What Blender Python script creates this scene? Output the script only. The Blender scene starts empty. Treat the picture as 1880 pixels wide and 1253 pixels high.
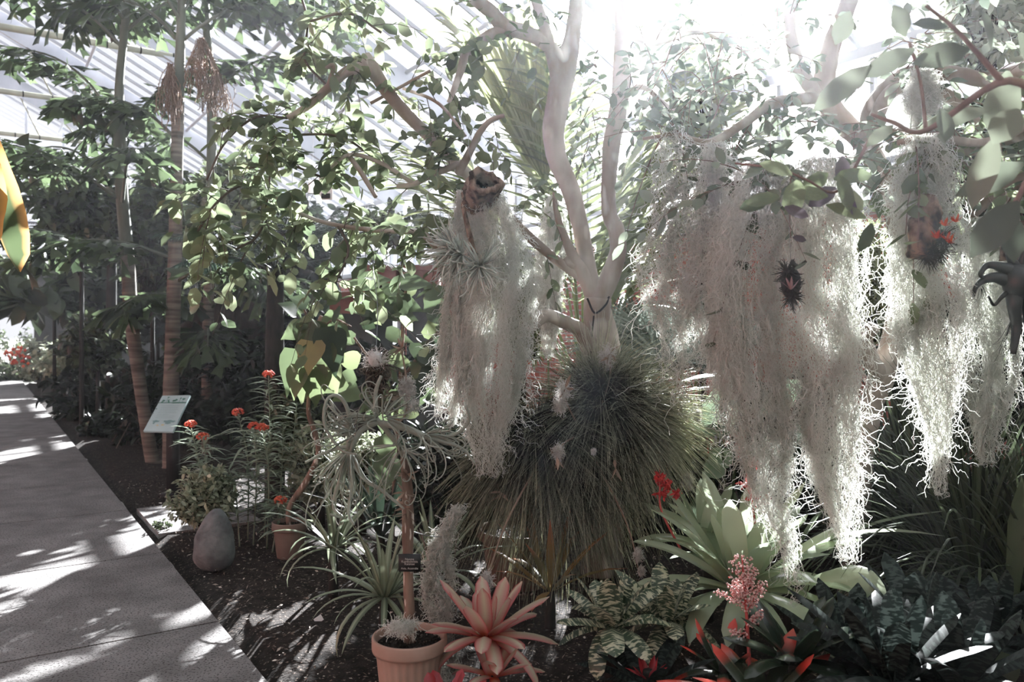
import bpy, math
import numpy as np

# ------------------------------------------------------------------ camera, sky, sun, exposure
SC = bpy.context.scene
FPX, EYE = 1500.0, 1.55
cam_data = bpy.data.cameras.new('camera')
cam = bpy.data.objects.new('camera', cam_data)
SC.collection.objects.link(cam)
cam.location = (0, 0, EYE)
cam.rotation_euler = (math.radians(90), 0, 0)
cam_data.sensor_width = 36.0
cam_data.lens = FPX / 1880 * 36
cam_data.shift_y = -26.5 / 1880
cam_data.clip_start = 0.05
cam_data.clip_end = 300
cam_data.dof.use_dof = True
cam_data.dof.focus_distance = 3.9
cam_data.dof.aperture_fstop = 3.5
SC.camera = cam
SC.view_settings.view_transform = 'Standard'
SC.view_settings.look = 'None'
SC.view_settings.exposure = 1.0
SC.view_settings.gamma = 1.0
SC.view_settings.use_curve_mapping = False
SC.cycles.max_bounces = 14
SC.cycles.diffuse_bounces = 8
SC.cycles.glossy_bounces = 2
SC.cycles.transmission_bounces = 12
SC.cycles.transparent_max_bounces = 10
SC.cycles.volume_bounces = 0
SC.cycles.sample_clamp_indirect = 6.0
SC.cycles.caustics_reflective = False
SC.cycles.caustics_refractive = False

SUN = np.array([0.187, 1.0, 0.455]); SUN /= np.linalg.norm(SUN)
SUN_POWER = 28.0
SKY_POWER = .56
GLARE_DENSITY = 0.0017

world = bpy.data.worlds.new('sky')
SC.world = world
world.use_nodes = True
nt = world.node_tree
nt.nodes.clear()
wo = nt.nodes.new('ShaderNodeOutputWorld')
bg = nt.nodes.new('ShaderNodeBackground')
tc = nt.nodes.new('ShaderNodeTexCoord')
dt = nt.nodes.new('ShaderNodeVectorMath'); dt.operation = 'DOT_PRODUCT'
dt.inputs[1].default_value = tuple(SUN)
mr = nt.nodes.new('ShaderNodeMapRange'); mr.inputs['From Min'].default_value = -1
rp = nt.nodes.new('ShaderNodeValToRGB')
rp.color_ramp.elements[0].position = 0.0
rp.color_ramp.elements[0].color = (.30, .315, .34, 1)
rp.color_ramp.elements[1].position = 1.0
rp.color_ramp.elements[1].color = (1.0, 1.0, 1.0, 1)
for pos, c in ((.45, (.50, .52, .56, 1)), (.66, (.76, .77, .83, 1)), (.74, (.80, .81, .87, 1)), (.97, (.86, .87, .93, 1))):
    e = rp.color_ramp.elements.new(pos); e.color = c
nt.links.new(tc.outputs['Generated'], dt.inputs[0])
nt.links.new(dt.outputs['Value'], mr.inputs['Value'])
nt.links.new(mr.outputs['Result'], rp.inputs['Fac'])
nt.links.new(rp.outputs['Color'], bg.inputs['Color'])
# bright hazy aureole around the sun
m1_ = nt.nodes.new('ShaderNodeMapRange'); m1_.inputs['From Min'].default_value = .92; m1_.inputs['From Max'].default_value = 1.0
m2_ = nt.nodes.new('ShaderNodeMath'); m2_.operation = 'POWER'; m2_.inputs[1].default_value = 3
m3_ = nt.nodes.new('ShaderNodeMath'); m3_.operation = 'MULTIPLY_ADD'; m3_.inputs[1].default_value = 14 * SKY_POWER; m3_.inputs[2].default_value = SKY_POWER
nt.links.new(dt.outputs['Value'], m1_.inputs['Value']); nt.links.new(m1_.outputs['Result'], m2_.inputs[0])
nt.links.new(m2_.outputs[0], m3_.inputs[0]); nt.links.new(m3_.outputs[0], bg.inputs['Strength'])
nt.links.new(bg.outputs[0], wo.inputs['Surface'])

sun_data = bpy.data.lights.new('sun', 'SUN')
sun_data.energy = SUN_POWER
sun_data.angle = math.radians(0.6)
sun_data.color = (.97, .985, 1.0)
sun = bpy.data.objects.new('sun', sun_data)
SC.collection.objects.link(sun)
from mathutils import Vector
sun.location = tuple(SUN * 60)
sun.rotation_euler = Vector(tuple(SUN)).to_track_quat('Z', 'Y').to_euler()

# ------------------------------------------------------------------ measuring helpers
def P(px, py, Y):
    return np.array([(px - 940) / FPX * Y, Y, EYE - (py - 600) / FPX * Y])
def GP(px, py):
    return P(px, py, EYE * FPX / (py - 600))
AW = np.array([.837, .547, 0.0])        # across the greenhouse
AL = np.array([-.547, .837, 0.0])       # along the greenhouse
def G(w, l, z=0.0):
    return AW * w + AL * l + np.array([0, 0, z])
def R(seed): return np.random.default_rng(seed)
def nrm(v): return v / np.maximum(np.linalg.norm(v, axis=-1, keepdims=True), 1e-9)

# ------------------------------------------------------------------ mesh accumulation
class MB:
    def __init__(s): s.V, s.F, s.A, s.n = [], [], [], 0
    def add(s, V, F, A=None):
        V = np.asarray(V, float).reshape(-1, 3); F = np.asarray(F, int)
        if A is None: A = np.zeros((len(V), 3)) + (0, 0, .5)
        s.V.append(V); s.A.append(np.asarray(A, float).reshape(-1, 3)); s.F.append(F + s.n); s.n += len(V)
        return s
    def mesh(s, name, mat, org, smooth=True):
        V = np.concatenate(s.V) - org; A = np.concatenate(s.A)
        me = bpy.data.meshes.new(name)
        me.vertices.add(len(V)); me.vertices.foreach_set('co', V.astype(np.float32).ravel())
        loops = np.concatenate([f.ravel() for f in s.F]).astype(np.int32)
        tot = np.concatenate([np.full(len(f), f.shape[1]) for f in s.F]).astype(np.int32)
        st = np.concatenate([[0], np.cumsum(tot)[:-1]]).astype(np.int32)
        me.loops.add(len(loops)); me.loops.foreach_set('vertex_index', loops)
        me.polygons.add(len(tot)); me.polygons.foreach_set('loop_start', st)
        me.polygons.foreach_set('use_smooth', np.full(len(tot), smooth))
        at = me.attributes.new('leafpos', 'FLOAT_VECTOR', 'POINT')
        at.data.foreach_set('vector', A.astype(np.float32).ravel())
        me.update(calc_edges=True)
        me.materials.append(mat)
        return me
ORG = {}
def thing(name, label, cat, loc, group=None):
    o = bpy.data.objects.new(name, None); SC.collection.objects.link(o)
    o.empty_display_size = .05
    o.location = tuple(loc); ORG[o.name] = np.array(loc, float)
    o['label'] = label; o['category'] = cat
    if group: o['group'] = group
    return o
def part(name, mb, mat, parent, smooth=True, label=None):
    org = ORG[parent.name]
    o = bpy.data.objects.new(name, mb.mesh(name, mat, org, smooth)); SC.collection.objects.link(o)
    o.parent = parent; ORG[o.name] = org
    if label: o['label'] = label
    return o
def single(name, mb, mat, loc, label, cat, group=None, smooth=True, kind=None):
    loc = np.array(loc, float)
    o = bpy.data.objects.new(name, mb.mesh(name, mat, loc, smooth)); SC.collection.objects.link(o)
    o.location = tuple(loc); ORG[o.name] = loc
    o['label'] = label; o['category'] = cat
    if group: o['group'] = group
    if kind: o['kind'] = kind
    return o
def struct(name, mb, mat, smooth=False, label=None):
    o = bpy.data.objects.new(name, mb.mesh(name, mat, np.zeros(3), smooth)); SC.collection.objects.link(o)
    o['kind'] = 'structure'
    if label: o['label'] = label
    ORG[o.name] = np.zeros(3)
    return o
def copy_tree(root, loc, rotz, scale, label):
    c = root.copy(); SC.collection.objects.link(c)
    c.location = tuple(loc); c.rotation_euler = (0, 0, rotz); c.scale = (scale,) * 3
    c['label'] = label
    for ch in list(root.children):
        k = ch.copy(); SC.collection.objects.link(k); k.parent = c
        for g in list(ch.children):
            q = g.copy(); SC.collection.objects.link(q); q.parent = k
    return c

# ------------------------------------------------------------------ materials
MATS = {}
def base_mat(name):
    m = bpy.data.materials.new(name); m.use_nodes = True
    t = m.node_tree; t.nodes.clear()
    out = t.nodes.new('ShaderNodeOutputMaterial')
    return m, t, out
def srgb(c):
    v = [((x / 255) / 12.92 if x / 255 <= .04045 else ((x / 255 + .055) / 1.055) ** 2.4) for x in c]
    y = .2126 * v[0] + .7152 * v[1] + .0722 * v[2]
    k = .30 if max(c) - min(c) < 110 else .12
    return tuple(a * (1 - k) + y * k for a in v) + (1,)
def leafmat(name, dark, light, trans=.35, rough=.42, spec=.4, edge=None, base=None, tip=None, bands=None, stripe=None, noise=.35):
    """a leaf: colour between dark and light by the leaf's own tone; optional coloured edge, base, tip, cross bands, long stripe"""
    if name in MATS: return MATS[name]
    m, t, out = base_mat(name); N, L = t.nodes, t.links
    at = N.new('ShaderNodeAttribute'); at.attribute_name = 'leafpos'
    sp = N.new('ShaderNodeSeparateXYZ'); L.new(at.outputs['Vector'], sp.inputs[0])
    nz = N.new('ShaderNodeTexNoise'); nz.inputs['Scale'].default_value = 9; nz.inputs['Detail'].default_value = 3
    g = N.new('ShaderNodeTexCoord'); L.new(g.outputs['Object'], nz.inputs['Vector'])
    ma = N.new('ShaderNodeMath'); ma.operation = 'MULTIPLY_ADD'; ma.inputs[1].default_value = noise
    L.new(nz.outputs['Fac'], ma.inputs[0]); L.new(sp.outputs['Z'], ma.inputs[2])
    mx = N.new('ShaderNodeMix'); mx.data_type = 'RGBA'; mx.clamp_factor = True
    mx.inputs['A'].default_value = srgb(dark); mx.inputs['B'].default_value = srgb(light)
    sb = N.new('ShaderNodeMath'); sb.operation = 'SUBTRACT'; sb.inputs[1].default_value = noise * .5; L.new(ma.outputs[0], sb.inputs[0])
    L.new(sb.outputs[0], mx.inputs['Factor'])
    col = mx.outputs['Result']
    def overlay(fac, c):
        nonlocal col
        k = N.new('ShaderNodeMix'); k.data_type = 'RGBA'; k.clamp_factor = True
        L.new(fac, k.inputs['Factor']); L.new(col, k.inputs['A']); k.inputs['B'].default_value = srgb(c); col = k.outputs['Result']
    def ramp(src, a, b, lo=0, hi=1):
        r = N.new('ShaderNodeMapRange'); r.inputs['From Min'].default_value = a; r.inputs['From Max'].default_value = b
        r.inputs['To Min'].default_value = lo; r.inputs['To Max'].default_value = hi
        L.new(src, r.inputs['Value']); return r.outputs['Result']
    ab = N.new('ShaderNodeMath'); ab.operation = 'ABSOLUTE'; L.new(sp.outputs['Y'], ab.inputs[0])
    if stripe: overlay(ramp(ab.outputs[0], .6, .05), stripe)
    if bands:
        wv = N.new('ShaderNodeTexNoise'); wv.inputs['Detail'].default_value = 2; wv.inputs['Scale'].default_value = 1
        cb = N.new('ShaderNodeCombineXYZ')
        k1 = N.new('ShaderNodeMath'); k1.operation = 'MULTIPLY'; k1.inputs[1].default_value = 26; L.new(sp.outputs['X'], k1.inputs[0])
        k2 = N.new('ShaderNodeMath'); k2.operation = 'MULTIPLY'; k2.inputs[1].default_value = 1.1; L.new(sp.outputs['Y'], k2.inputs[0])
        k3 = N.new('ShaderNodeMath'); k3.operation = 'MULTIPLY'; k3.inputs[1].default_value = 31; L.new(sp.outputs['Z'], k3.inputs[0])
        L.new(k1.outputs[0], cb.inputs[0]); L.new(k2.outputs[0], cb.inputs[1]); L.new(k3.outputs[0], cb.inputs[2])
        L.new(cb.outputs[0], wv.inputs['Vector'])
        overlay(ramp(wv.outputs['Fac'], .49, .57), bands)
    if base: overlay(ramp(sp.outputs['X'], base[1], base[2]), base[0])
    if tip: overlay(ramp(sp.outputs['X'], tip[1], tip[2]), tip[0])
    if edge: overlay(ramp(ab.outputs[0], edge[1], edge[2]), edge[0])
    pb = N.new('ShaderNodeBsdfPrincipled'); L.new(col, pb.inputs['Base Color'])
    pb.inputs['Roughness'].default_value = rough; pb.inputs['Specular IOR Level'].default_value = spec
    tr = N.new('ShaderNodeBsdfTranslucent'); L.new(col, tr.inputs['Color'])
    hs = N.new('ShaderNodeHueSaturation'); hs.inputs['Value'].default_value = 1.15; hs.inputs['Saturation'].default_value = .85
    L.new(col, hs.inputs['Color']); L.new(hs.outputs['Color'], tr.inputs['Color'])
    ms = N.new('ShaderNodeMixShader'); ms.inputs[0].default_value = trans
    L.new(pb.outputs[0], ms.inputs[1]); L.new(tr.outputs[0], ms.inputs[2]); L.new(ms.outputs[0], out.inputs['Surface'])
    MATS[name] = m
    return m
def solid(name, c1, c2=None, scale=8, rough=.7, bump=0, bscale=40, detail=5, spec=.3, stretch=(1, 1, 1), thr=(.35, .65), metal=0, speck=None):
    if name in MATS: return MATS[name]
    m, t, out = base_mat(name); N, L = t.nodes, t.links
    pb = N.new('ShaderNodeBsdfPrincipled'); L.new(pb.outputs[0], out.inputs['Surface'])
    pb.inputs['Roughness'].default_value = rough; pb.inputs['Specular IOR Level'].default_value = spec; pb.inputs['Metallic'].default_value = metal
    g = N.new('ShaderNodeTexCoord'); mp = N.new('ShaderNodeMapping'); mp.inputs['Scale'].default_value = stretch
    L.new(g.outputs['Object'], mp.inputs['Vector'])
    if c2:
        nz = N.new('ShaderNodeTexNoise'); nz.inputs['Scale'].default_value = scale; nz.inputs['Detail'].default_value = detail
        L.new(mp.outputs[0], nz.inputs['Vector'])
        r = N.new('ShaderNodeMapRange'); r.inputs['From Min'].default_value = thr[0]; r.inputs['From Max'].default_value = thr[1]
        L.new(nz.outputs['Fac'], r.inputs['Value'])
        mx = N.new('ShaderNodeMix'); mx.data_type = 'RGBA'; mx.inputs['A'].default_value = srgb(c1); mx.inputs['B'].default_value = srgb(c2)
        L.new(r.outputs[0], mx.inputs['Factor']); col = mx.outputs['Result']
        if speck:
            n2 = N.new('ShaderNodeTexNoise'); n2.inputs['Scale'].default_value = speck[1]; n2.inputs['Detail'].default_value = 2
            L.new(mp.outputs[0], n2.inputs['Vector'])
            r2 = N.new('ShaderNodeMapRange'); r2.inputs['From Min'].default_value = speck[2]; r2.inputs['From Max'].default_value = speck[3]
            L.new(n2.outputs['Fac'], r2.inputs['Value'])
            m2 = N.new('ShaderNodeMix'); m2.data_type = 'RGBA'; m2.inputs['B'].default_value = srgb(speck[0])
            L.new(r2.outputs[0], m2.inputs['Factor']); L.new(col, m2.inputs['A']); col = m2.outputs['Result']
        L.new(col, pb.inputs['Base Color'])
    else: pb.inputs['Base Color'].default_value = srgb(c1)
    if bump:
        nb = N.new('ShaderNodeTexNoise'); nb.inputs['Scale'].default_value = bscale; nb.inputs['Detail'].default_value = 4
        L.new(mp.outputs[0], nb.inputs['Vector'])
        b = N.new('ShaderNodeBump'); b.inputs['Strength'].default_value = bump; b.inputs['Distance'].default_value = .01
        L.new(nb.outputs['Fac'], b.inputs['Height']); L.new(b.outputs[0], pb.inputs['Normal'])
    MATS[name] = m
    return m
def glassmat():
    m, t, out = base_mat('pane_glass'); N, L = t.nodes, t.links
    tr = N.new('ShaderNodeBsdfTransparent'); tr.inputs['Color'].default_value = (.97, .975, .985, 1)
    gl = N.new('ShaderNodeBsdfGlossy'); gl.inputs['Roughness'].default_value = .05
    ms = N.new('ShaderNodeMixShader'); ms.inputs[0].default_value = .05
    L.new(tr.outputs[0], ms.inputs[1]); L.new(gl.outputs[0], ms.inputs[2]); L.new(ms.outputs[0], out.inputs['Surface'])
    return m
def brickmat():
    m, t, out = base_mat('red_brick'); N, L = t.nodes, t.links
    pb = N.new('ShaderNodeBsdfPrincipled'); L.new(pb.outputs[0], out.inputs['Surface']); pb.inputs['Roughness'].default_value = .85
    g = N.new('ShaderNodeTexCoord'); mp = N.new('ShaderNodeMapping')
    # the wall stands along AL: turn object space so X runs along it and Y is height
    mp.inputs['Rotation'].default_value = (math.radians(90), 0, 0)
    rot = N.new('ShaderNodeVectorRotate'); rot.rotation_type = 'Z_AXIS'; rot.inputs['Angle'].default_value = math.atan2(.547, -.837) * -1 + math.pi
    L.new(g.outputs['Object'], rot.inputs['Vector']); L.new(rot.outputs[0], mp.inputs['Vector'])
    sx = N.new('ShaderNodeSeparateXYZ'); L.new(rot.outputs[0], sx.inputs[0])
    cb = N.new('ShaderNodeCombineXYZ'); L.new(sx.outputs['X'], cb.inputs[0]); L.new(sx.outputs['Z'], cb.inputs[1])
    br = N.new('ShaderNodeTexBrick'); br.inputs['Scale'].default_value = 1
    br.inputs['Brick Width'].default_value = .24; br.inputs['Row Height'].default_value = .085; br.inputs['Mortar Size'].default_value = .008
    br.inputs['Color1'].default_value = srgb((206, 104, 84)); br.inputs['Color2'].default_value = srgb((176, 84, 70)); br.inputs['Mortar'].default_value = srgb((190, 170, 158))
    L.new(cb.outputs[0], br.inputs['Vector']); L.new(br.outputs['Color'], pb.inputs['Base Color'])
    return m

M_glass = glassmat(); M_brick = brickmat()
M_frame = solid('painted_steel', (178, 182, 192), (158, 163, 174), scale=2, rough=.55)
M_tie = solid('galvanised_tie', (168, 166, 140), (140, 140, 120), scale=3, rough=.6)
M_band = solid('black_band', (20, 22, 24), rough=.6)
M_conc = solid('path_concrete', (132, 128, 126), (108, 105, 103), scale=3.5, rough=.93, bump=.55, bscale=70, spec=.15, speck=((66, 62, 60), 95, .55, .64))
M_conc_dark = solid('joint_dirt', (46, 42, 38), rough=.95)
M_soil = solid('bark_soil', (52, 44, 39), (30, 26, 23), scale=14, rough=.97, bump=1.0, bscale=60, spec=.1, speck=((128, 110, 96), 60, .62, .7))
M_outer = solid('outer_gravel', (170, 168, 160), (150, 148, 140), rough=.9)
M_lintel = solid('dark_concrete', (74, 76, 74), (52, 54, 52), scale=3, rough=.9)
M_blocker = solid('light_blocker_dark', (84, 82, 78), (64, 62, 58), scale=2, rough=.95)
M_bark = solid('smooth_tan_bark', (186, 174, 160), (136, 116, 98), scale=3.2, rough=.55, bump=.25, bscale=18, stretch=(1, 1, .45), thr=(.42, .6), speck=((222, 210, 196), 5, .6, .68))
M_twig = solid('thin_twig', (112, 98, 84), (72, 62, 54), scale=12, rough=.8)
M_redtwig = solid('reddish_twig', (138, 104, 92), (98, 74, 66), scale=12, rough=.7)
M_palmtrunk = solid('ringed_palm_trunk', (132, 118, 102), (74, 66, 56), scale=3, rough=.85, bump=.5, bscale=25, stretch=(.6, .6, 7))
M_greentrunk = solid('green_palm_shaft', (104, 112, 92), (76, 84, 68), scale=5, rough=.6, stretch=(1, 1, .3))
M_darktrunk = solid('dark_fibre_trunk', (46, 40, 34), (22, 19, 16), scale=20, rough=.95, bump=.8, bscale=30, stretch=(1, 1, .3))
M_terra = solid('terracotta', (182, 146, 124), (164, 126, 104), scale=6, rough=.8, bump=.15)
M_terra_dark = solid('brown_pot', (112, 82, 62), (88, 64, 50), scale=5, rough=.8)
M_terra_red = solid('red_planter', (140, 74, 56), (118, 60, 46), scale=5, rough=.85)
M_stone = solid('grey_stone', (118, 124, 124), (80, 86, 88), scale=9, rough=.9, bump=1.0, bscale=34)
M_cork = solid('cork_bark', (142, 116, 96), (46, 36, 30), scale=26, rough=.95, bump=1.2, bscale=34, stretch=(1, 1, .5), thr=(.4, .6))
M_stake = solid('rough_stake', (142, 112, 90), (94, 70, 56), scale=20, rough=.9, bump=.6, stretch=(1, 1, .25), speck=((205, 190, 172), 45, .6, .66))
M_black = solid('black_post', (22, 23, 24), rough=.6)
M_signblue = solid('sign_pale_blue', (158, 190, 190), (150, 182, 184), scale=4, rough=.35, spec=.5)
M_signgreen = solid('sign_print_green', (28, 110, 88), rough=.5)
M_signteal = solid('sign_print_teal', (92, 140, 138), rough=.5)
M_signyel = solid('sign_print_yellow', (190, 180, 120), rough=.5)
M_white = solid('white_plastic', (226, 226, 224), rough=.5)
M_red = solid('red_print', (200, 52, 44), rough=.5)
M_wire = solid('wire', (120, 126, 128), rough=.4, metal=.6)
M_tag = solid('tag_black', (38, 38, 38), rough=.4)
M_tagtext = solid('tag_text', (190, 182, 172), rough=.6)
M_fluff = leafmat('seed_fluff', (206, 200, 190), (244, 242, 238), trans=.4, rough=.9, spec=.1)
M_husk = leafmat('dry_husk', (122, 98, 80), (172, 144, 118), trans=.2, rough=.9, spec=.1)

M_moss = leafmat('spanish_moss_strands', (214, 216, 204), (248, 248, 244), trans=.6, rough=.8, spec=.15)
M_mossdark = leafmat('old_moss_strands', (120, 112, 92), (168, 166, 146), trans=.35, rough=.85, spec=.1)
M_round = leafmat('round_pale_leaf', (64, 86, 48), (136, 152, 96), trans=.42, rough=.38)
M_roundblue = leafmat('round_blue_leaf', (74, 92, 70), (134, 148, 118), trans=.4, rough=.35)
M_purple = leafmat('purple_leaf', (74, 62, 72), (104, 92, 104), trans=.3, rough=.4)
M_fish = leafmat('fishtail_leaf', (10, 26, 14), (80, 106, 50), trans=.42, rough=.35)
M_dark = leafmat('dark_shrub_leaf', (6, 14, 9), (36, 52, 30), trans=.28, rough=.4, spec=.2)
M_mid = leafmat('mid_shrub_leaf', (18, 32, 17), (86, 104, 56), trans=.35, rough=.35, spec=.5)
M_hedge = leafmat('pale_shrub_leaf', (104, 118, 82), (190, 198, 158), trans=.35, rough=.35, spec=.6)
M_yell = leafmat('yellowing_leaf', (150, 130, 60), (204, 170, 92), trans=.4)
M_bigleaf = leafmat('heart_leaf', (20, 44, 26), (84, 108, 52), trans=.32, rough=.3, spec=.55)
M_lily = leafmat('striped_lily_leaf', (60, 84, 56), (130, 152, 104), trans=.35, rough=.22, spec=.7)
M_cyc = leafmat('cycad_leaflet', (8, 20, 15), (44, 68, 54), trans=.2, rough=.3, spec=.6)
M_fan = leafmat('silver_fan_leaf', (70, 88, 74), (130, 146, 128), trans=.25, rough=.3, spec=.6)
M_palmy = leafmat('yellow_green_palm', (112, 126, 58), (166, 174, 98), trans=.4, rough=.4)
M_spray = leafmat('grey_green_spray_leaf', (68, 80, 62), (110, 122, 94), trans=.22, rough=.45, spec=.3)
M_areca = leafmat('areca_leaflet', (84, 100, 48), (144, 156, 82), trans=.35, rough=.4)
M_banana = leafmat('banana_leaf', (52, 76, 32), (92, 112, 48), trans=.3, rough=.35, edge=((206, 150, 48), .62, .95))
M_asc = leafmat('milkweed_leaf', (84, 108, 78), (164, 180, 146), trans=.35, rough=.35, spec=.6)
M_strap = leafmat('strap_leaf', (70, 88, 60), (128, 142, 100), trans=.25, rough=.35, spec=.6, stripe=(150, 164, 122))
M_brom = leafmat('green_bromeliad_leaf', (140, 164, 118), (200, 214, 168), trans=.5, rough=.18, spec=.7)
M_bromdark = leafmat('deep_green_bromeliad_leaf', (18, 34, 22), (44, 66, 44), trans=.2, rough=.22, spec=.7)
M_neo = leafmat('pink_bromeliad_leaf', (188, 108, 98), (218, 156, 136), trans=.35, rough=.25, spec=.7, stripe=(206, 196, 156), base=((196, 84, 44), .4, .1), edge=((188, 70, 74), .7, .98))
M_crimson = leafmat('crimson_leaf', (140, 16, 28), (196, 36, 48), trans=.35, rough=.25, spec=.6)
M_oran = leafmat('orange_green_leaf', (116, 116, 44), (176, 134, 56), trans=.45, rough=.35, tip=((190, 92, 50), .6, 1.0))
M_redgreen = leafmat('red_tipped_leaf', (34, 52, 36), (64, 78, 52), trans=.3, rough=.25, spec=.7, tip=((226, 62, 40), .62, .8))
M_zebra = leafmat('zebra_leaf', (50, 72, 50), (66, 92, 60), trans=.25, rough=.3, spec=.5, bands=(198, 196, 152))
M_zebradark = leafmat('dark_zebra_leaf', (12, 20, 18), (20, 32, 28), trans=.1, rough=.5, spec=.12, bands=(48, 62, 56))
M_grassball = leafmat('needle_leaf_shaded_base', (60, 78, 44), (206, 208, 164), trans=.45, rough=.5, spec=.3, base=((8, 14, 8), .95, .45))  # near-black bases put the shade inside the ball into the colour
M_liriope = leafmat('long_grass_leaf', (10, 20, 10), (80, 98, 54), trans=.25, rough=.35, spec=.4)
M_curly = leafmat('curly_silver_leaf', (120, 128, 110), (172, 178, 158), trans=.2, rough=.6)
M_curlydark = leafmat('dried_curly_leaf', (58, 50, 40), (108, 96, 76), trans=.15, rough=.8)
M_spiky = leafmat('silver_spiky_leaf', (168, 178, 168), (226, 232, 222), trans=.4, rough=.55)
M_octo = leafmat('dark_bulb_leaf', (24, 32, 30), (52, 62, 58), trans=.05, rough=.35, spec=.5)
M_airdark = leafmat('dark_airplant_leaf', (34, 34, 32), (74, 76, 66), trans=.1, rough=.6)
M_orfl = leafmat('orange_red_petal', (206, 56, 34), (240, 112, 62), trans=.3, rough=.5)
M_redfl = leafmat('red_petal', (168, 26, 24), (222, 54, 44), trans=.3, rough=.4)
M_pinkfl = leafmat('pink_berry', (220, 166, 158), (240, 204, 196), trans=.15, rough=.45)
M_pinkstem = leafmat('pink_flower_stem', (176, 60, 60), (206, 96, 88), trans=.1, rough=.5)
M_infl = leafmat('palm_flower_string', (120, 88, 66), (158, 124, 96), trans=.15, rough=.8)
M_inflgreen = leafmat('palm_fruit_string', (90, 100, 66), (146, 150, 112), trans=.15, rough=.7)
M_litter = leafmat('leaf_litter', (96, 74, 56), (196, 182, 166), trans=.1, rough=.9)

# ------------------------------------------------------------------ shape generators
def crv(pts, n):
    pts = np.asarray(pts, float)
    if len(pts) == 2: 
        t = np.linspace(0, 1, n)[:, None]; return pts[0] * (1 - t) + pts[1] * t
    K = len(pts); ext = np.vstack([2 * pts[0] - pts[1], pts, 2 * pts[-1] - pts[-2]])
    t = np.linspace(0, K - 1 - 1e-6, n); i = t.astype(int); f = (t - i)[:, None]
    a, b, c, d = ext[i], ext[i + 1], ext[i + 2], ext[i + 3]
    return .5 * ((2 * b) + (-a + c) * f + (2 * a - 5 * b + 4 * c - d) * f ** 2 + (-a + 3 * b - 3 * c + d) * f ** 3)
def tube(mb, pts4, n=None, sides=10, bump=0.0, seed=0, tone=.5):
    pts4 = np.asarray(pts4, float)
    if n is None: n = max(len(pts4) * 5, 6)
    c = crv(pts4, n) if n > len(pts4) or len(pts4) > 2 else pts4
    X, r = c[:, :3], np.maximum(c[:, 3], .0004)
    X = np.vstack([X[0], X, X[-1]]); r = np.concatenate([[r[0] * .05], r, [r[-1] * .05]])
    m = len(X)
    T = np.gradient(X, axis=0); T[0] = T[1]; T[-1] = T[-2]; T = nrm(T)
    a = np.cross(T[0], [0.3, 1, .2]); a /= np.linalg.norm(a)
    A = np.zeros((m, 3))
    for k in range(m):
        a = a - T[k] * a.dot(T[k]); a /= max(np.linalg.norm(a), 1e-9); A[k] = a
    B = np.cross(T, A)
    th = np.linspace(0, 2 * np.pi, sides, endpoint=False)
    rr = r[:, None] * np.ones((1, sides))
    if bump:
        g = R(seed); ph = g.uniform(0, 6.28, 6); s = np.arange(m)[:, None]
        rr = rr * (1 + bump * (np.sin(th * 2 + ph[0] + s * .35) * .5 + np.sin(th * 3 + ph[1] - s * .22) * .4 + np.sin(s * .8 + ph[2] + th) * .4 + g.normal(0, .25, (m, sides))))
    V = X[:, None] + rr[..., None] * (np.cos(th)[None, :, None] * A[:, None] + np.sin(th)[None, :, None] * B[:, None])
    i = np.arange(m - 1)[:, None] * sides; j = np.arange(sides)[None]; j2 = (j + 1) % sides
    F = np.stack([i + j, i + j2, i + sides + j2, i + sides + j], -1).reshape(-1, 4)
    A3 = np.zeros((m, sides, 3)); A3[..., 0] = np.linspace(0, 1, m)[:, None]; A3[..., 2] = tone
    mb.add(V, F, A3)
    return mb
def strands(mb, paths, rad, sides=3, tone=None, seed=1):
    """many thin tubes at once; paths N,M,3"""
    N, M, _ = paths.shape
    T = nrm(np.gradient(paths, axis=1)); g = R(seed)
    ref = nrm(g.normal(size=(N, 1, 3)))
    A = nrm(np.cross(T, ref)); B = np.cross(T, A)
    th = np.linspace(0, 2 * np.pi, sides, endpoint=False)
    rad = np.broadcast_to(np.asarray(rad, float), (N, M)) if np.ndim(rad) else np.full((N, M), rad)
    V = paths[:, :, None] + rad[:, :, None, None] * (np.cos(th)[None, None, :, None] * A[:, :, None] + np.sin(th)[None, None, :, None] * B[:, :, None])
    n0 = np.arange(N)[:, None, None] * M * sides; i = np.arange(M - 1)[None, :, None] * sides; j = np.arange(sides)[None, None]
    j2 = (j + 1) % sides
    F = np.stack([n0 + i + j, n0 + i + j2, n0 + i + sides + j2, n0 + i + sides + j], -1).reshape(-1, 4)
    if tone is None: tone = g.uniform(0, 1, N)
    A3 = np.zeros((N, M, sides, 3)); A3[..., 0] = np.linspace(0, 1, M)[None, :, None]; A3[..., 2] = np.asarray(tone)[:, None, None]
    return mb.add(V, F, A3)
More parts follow.
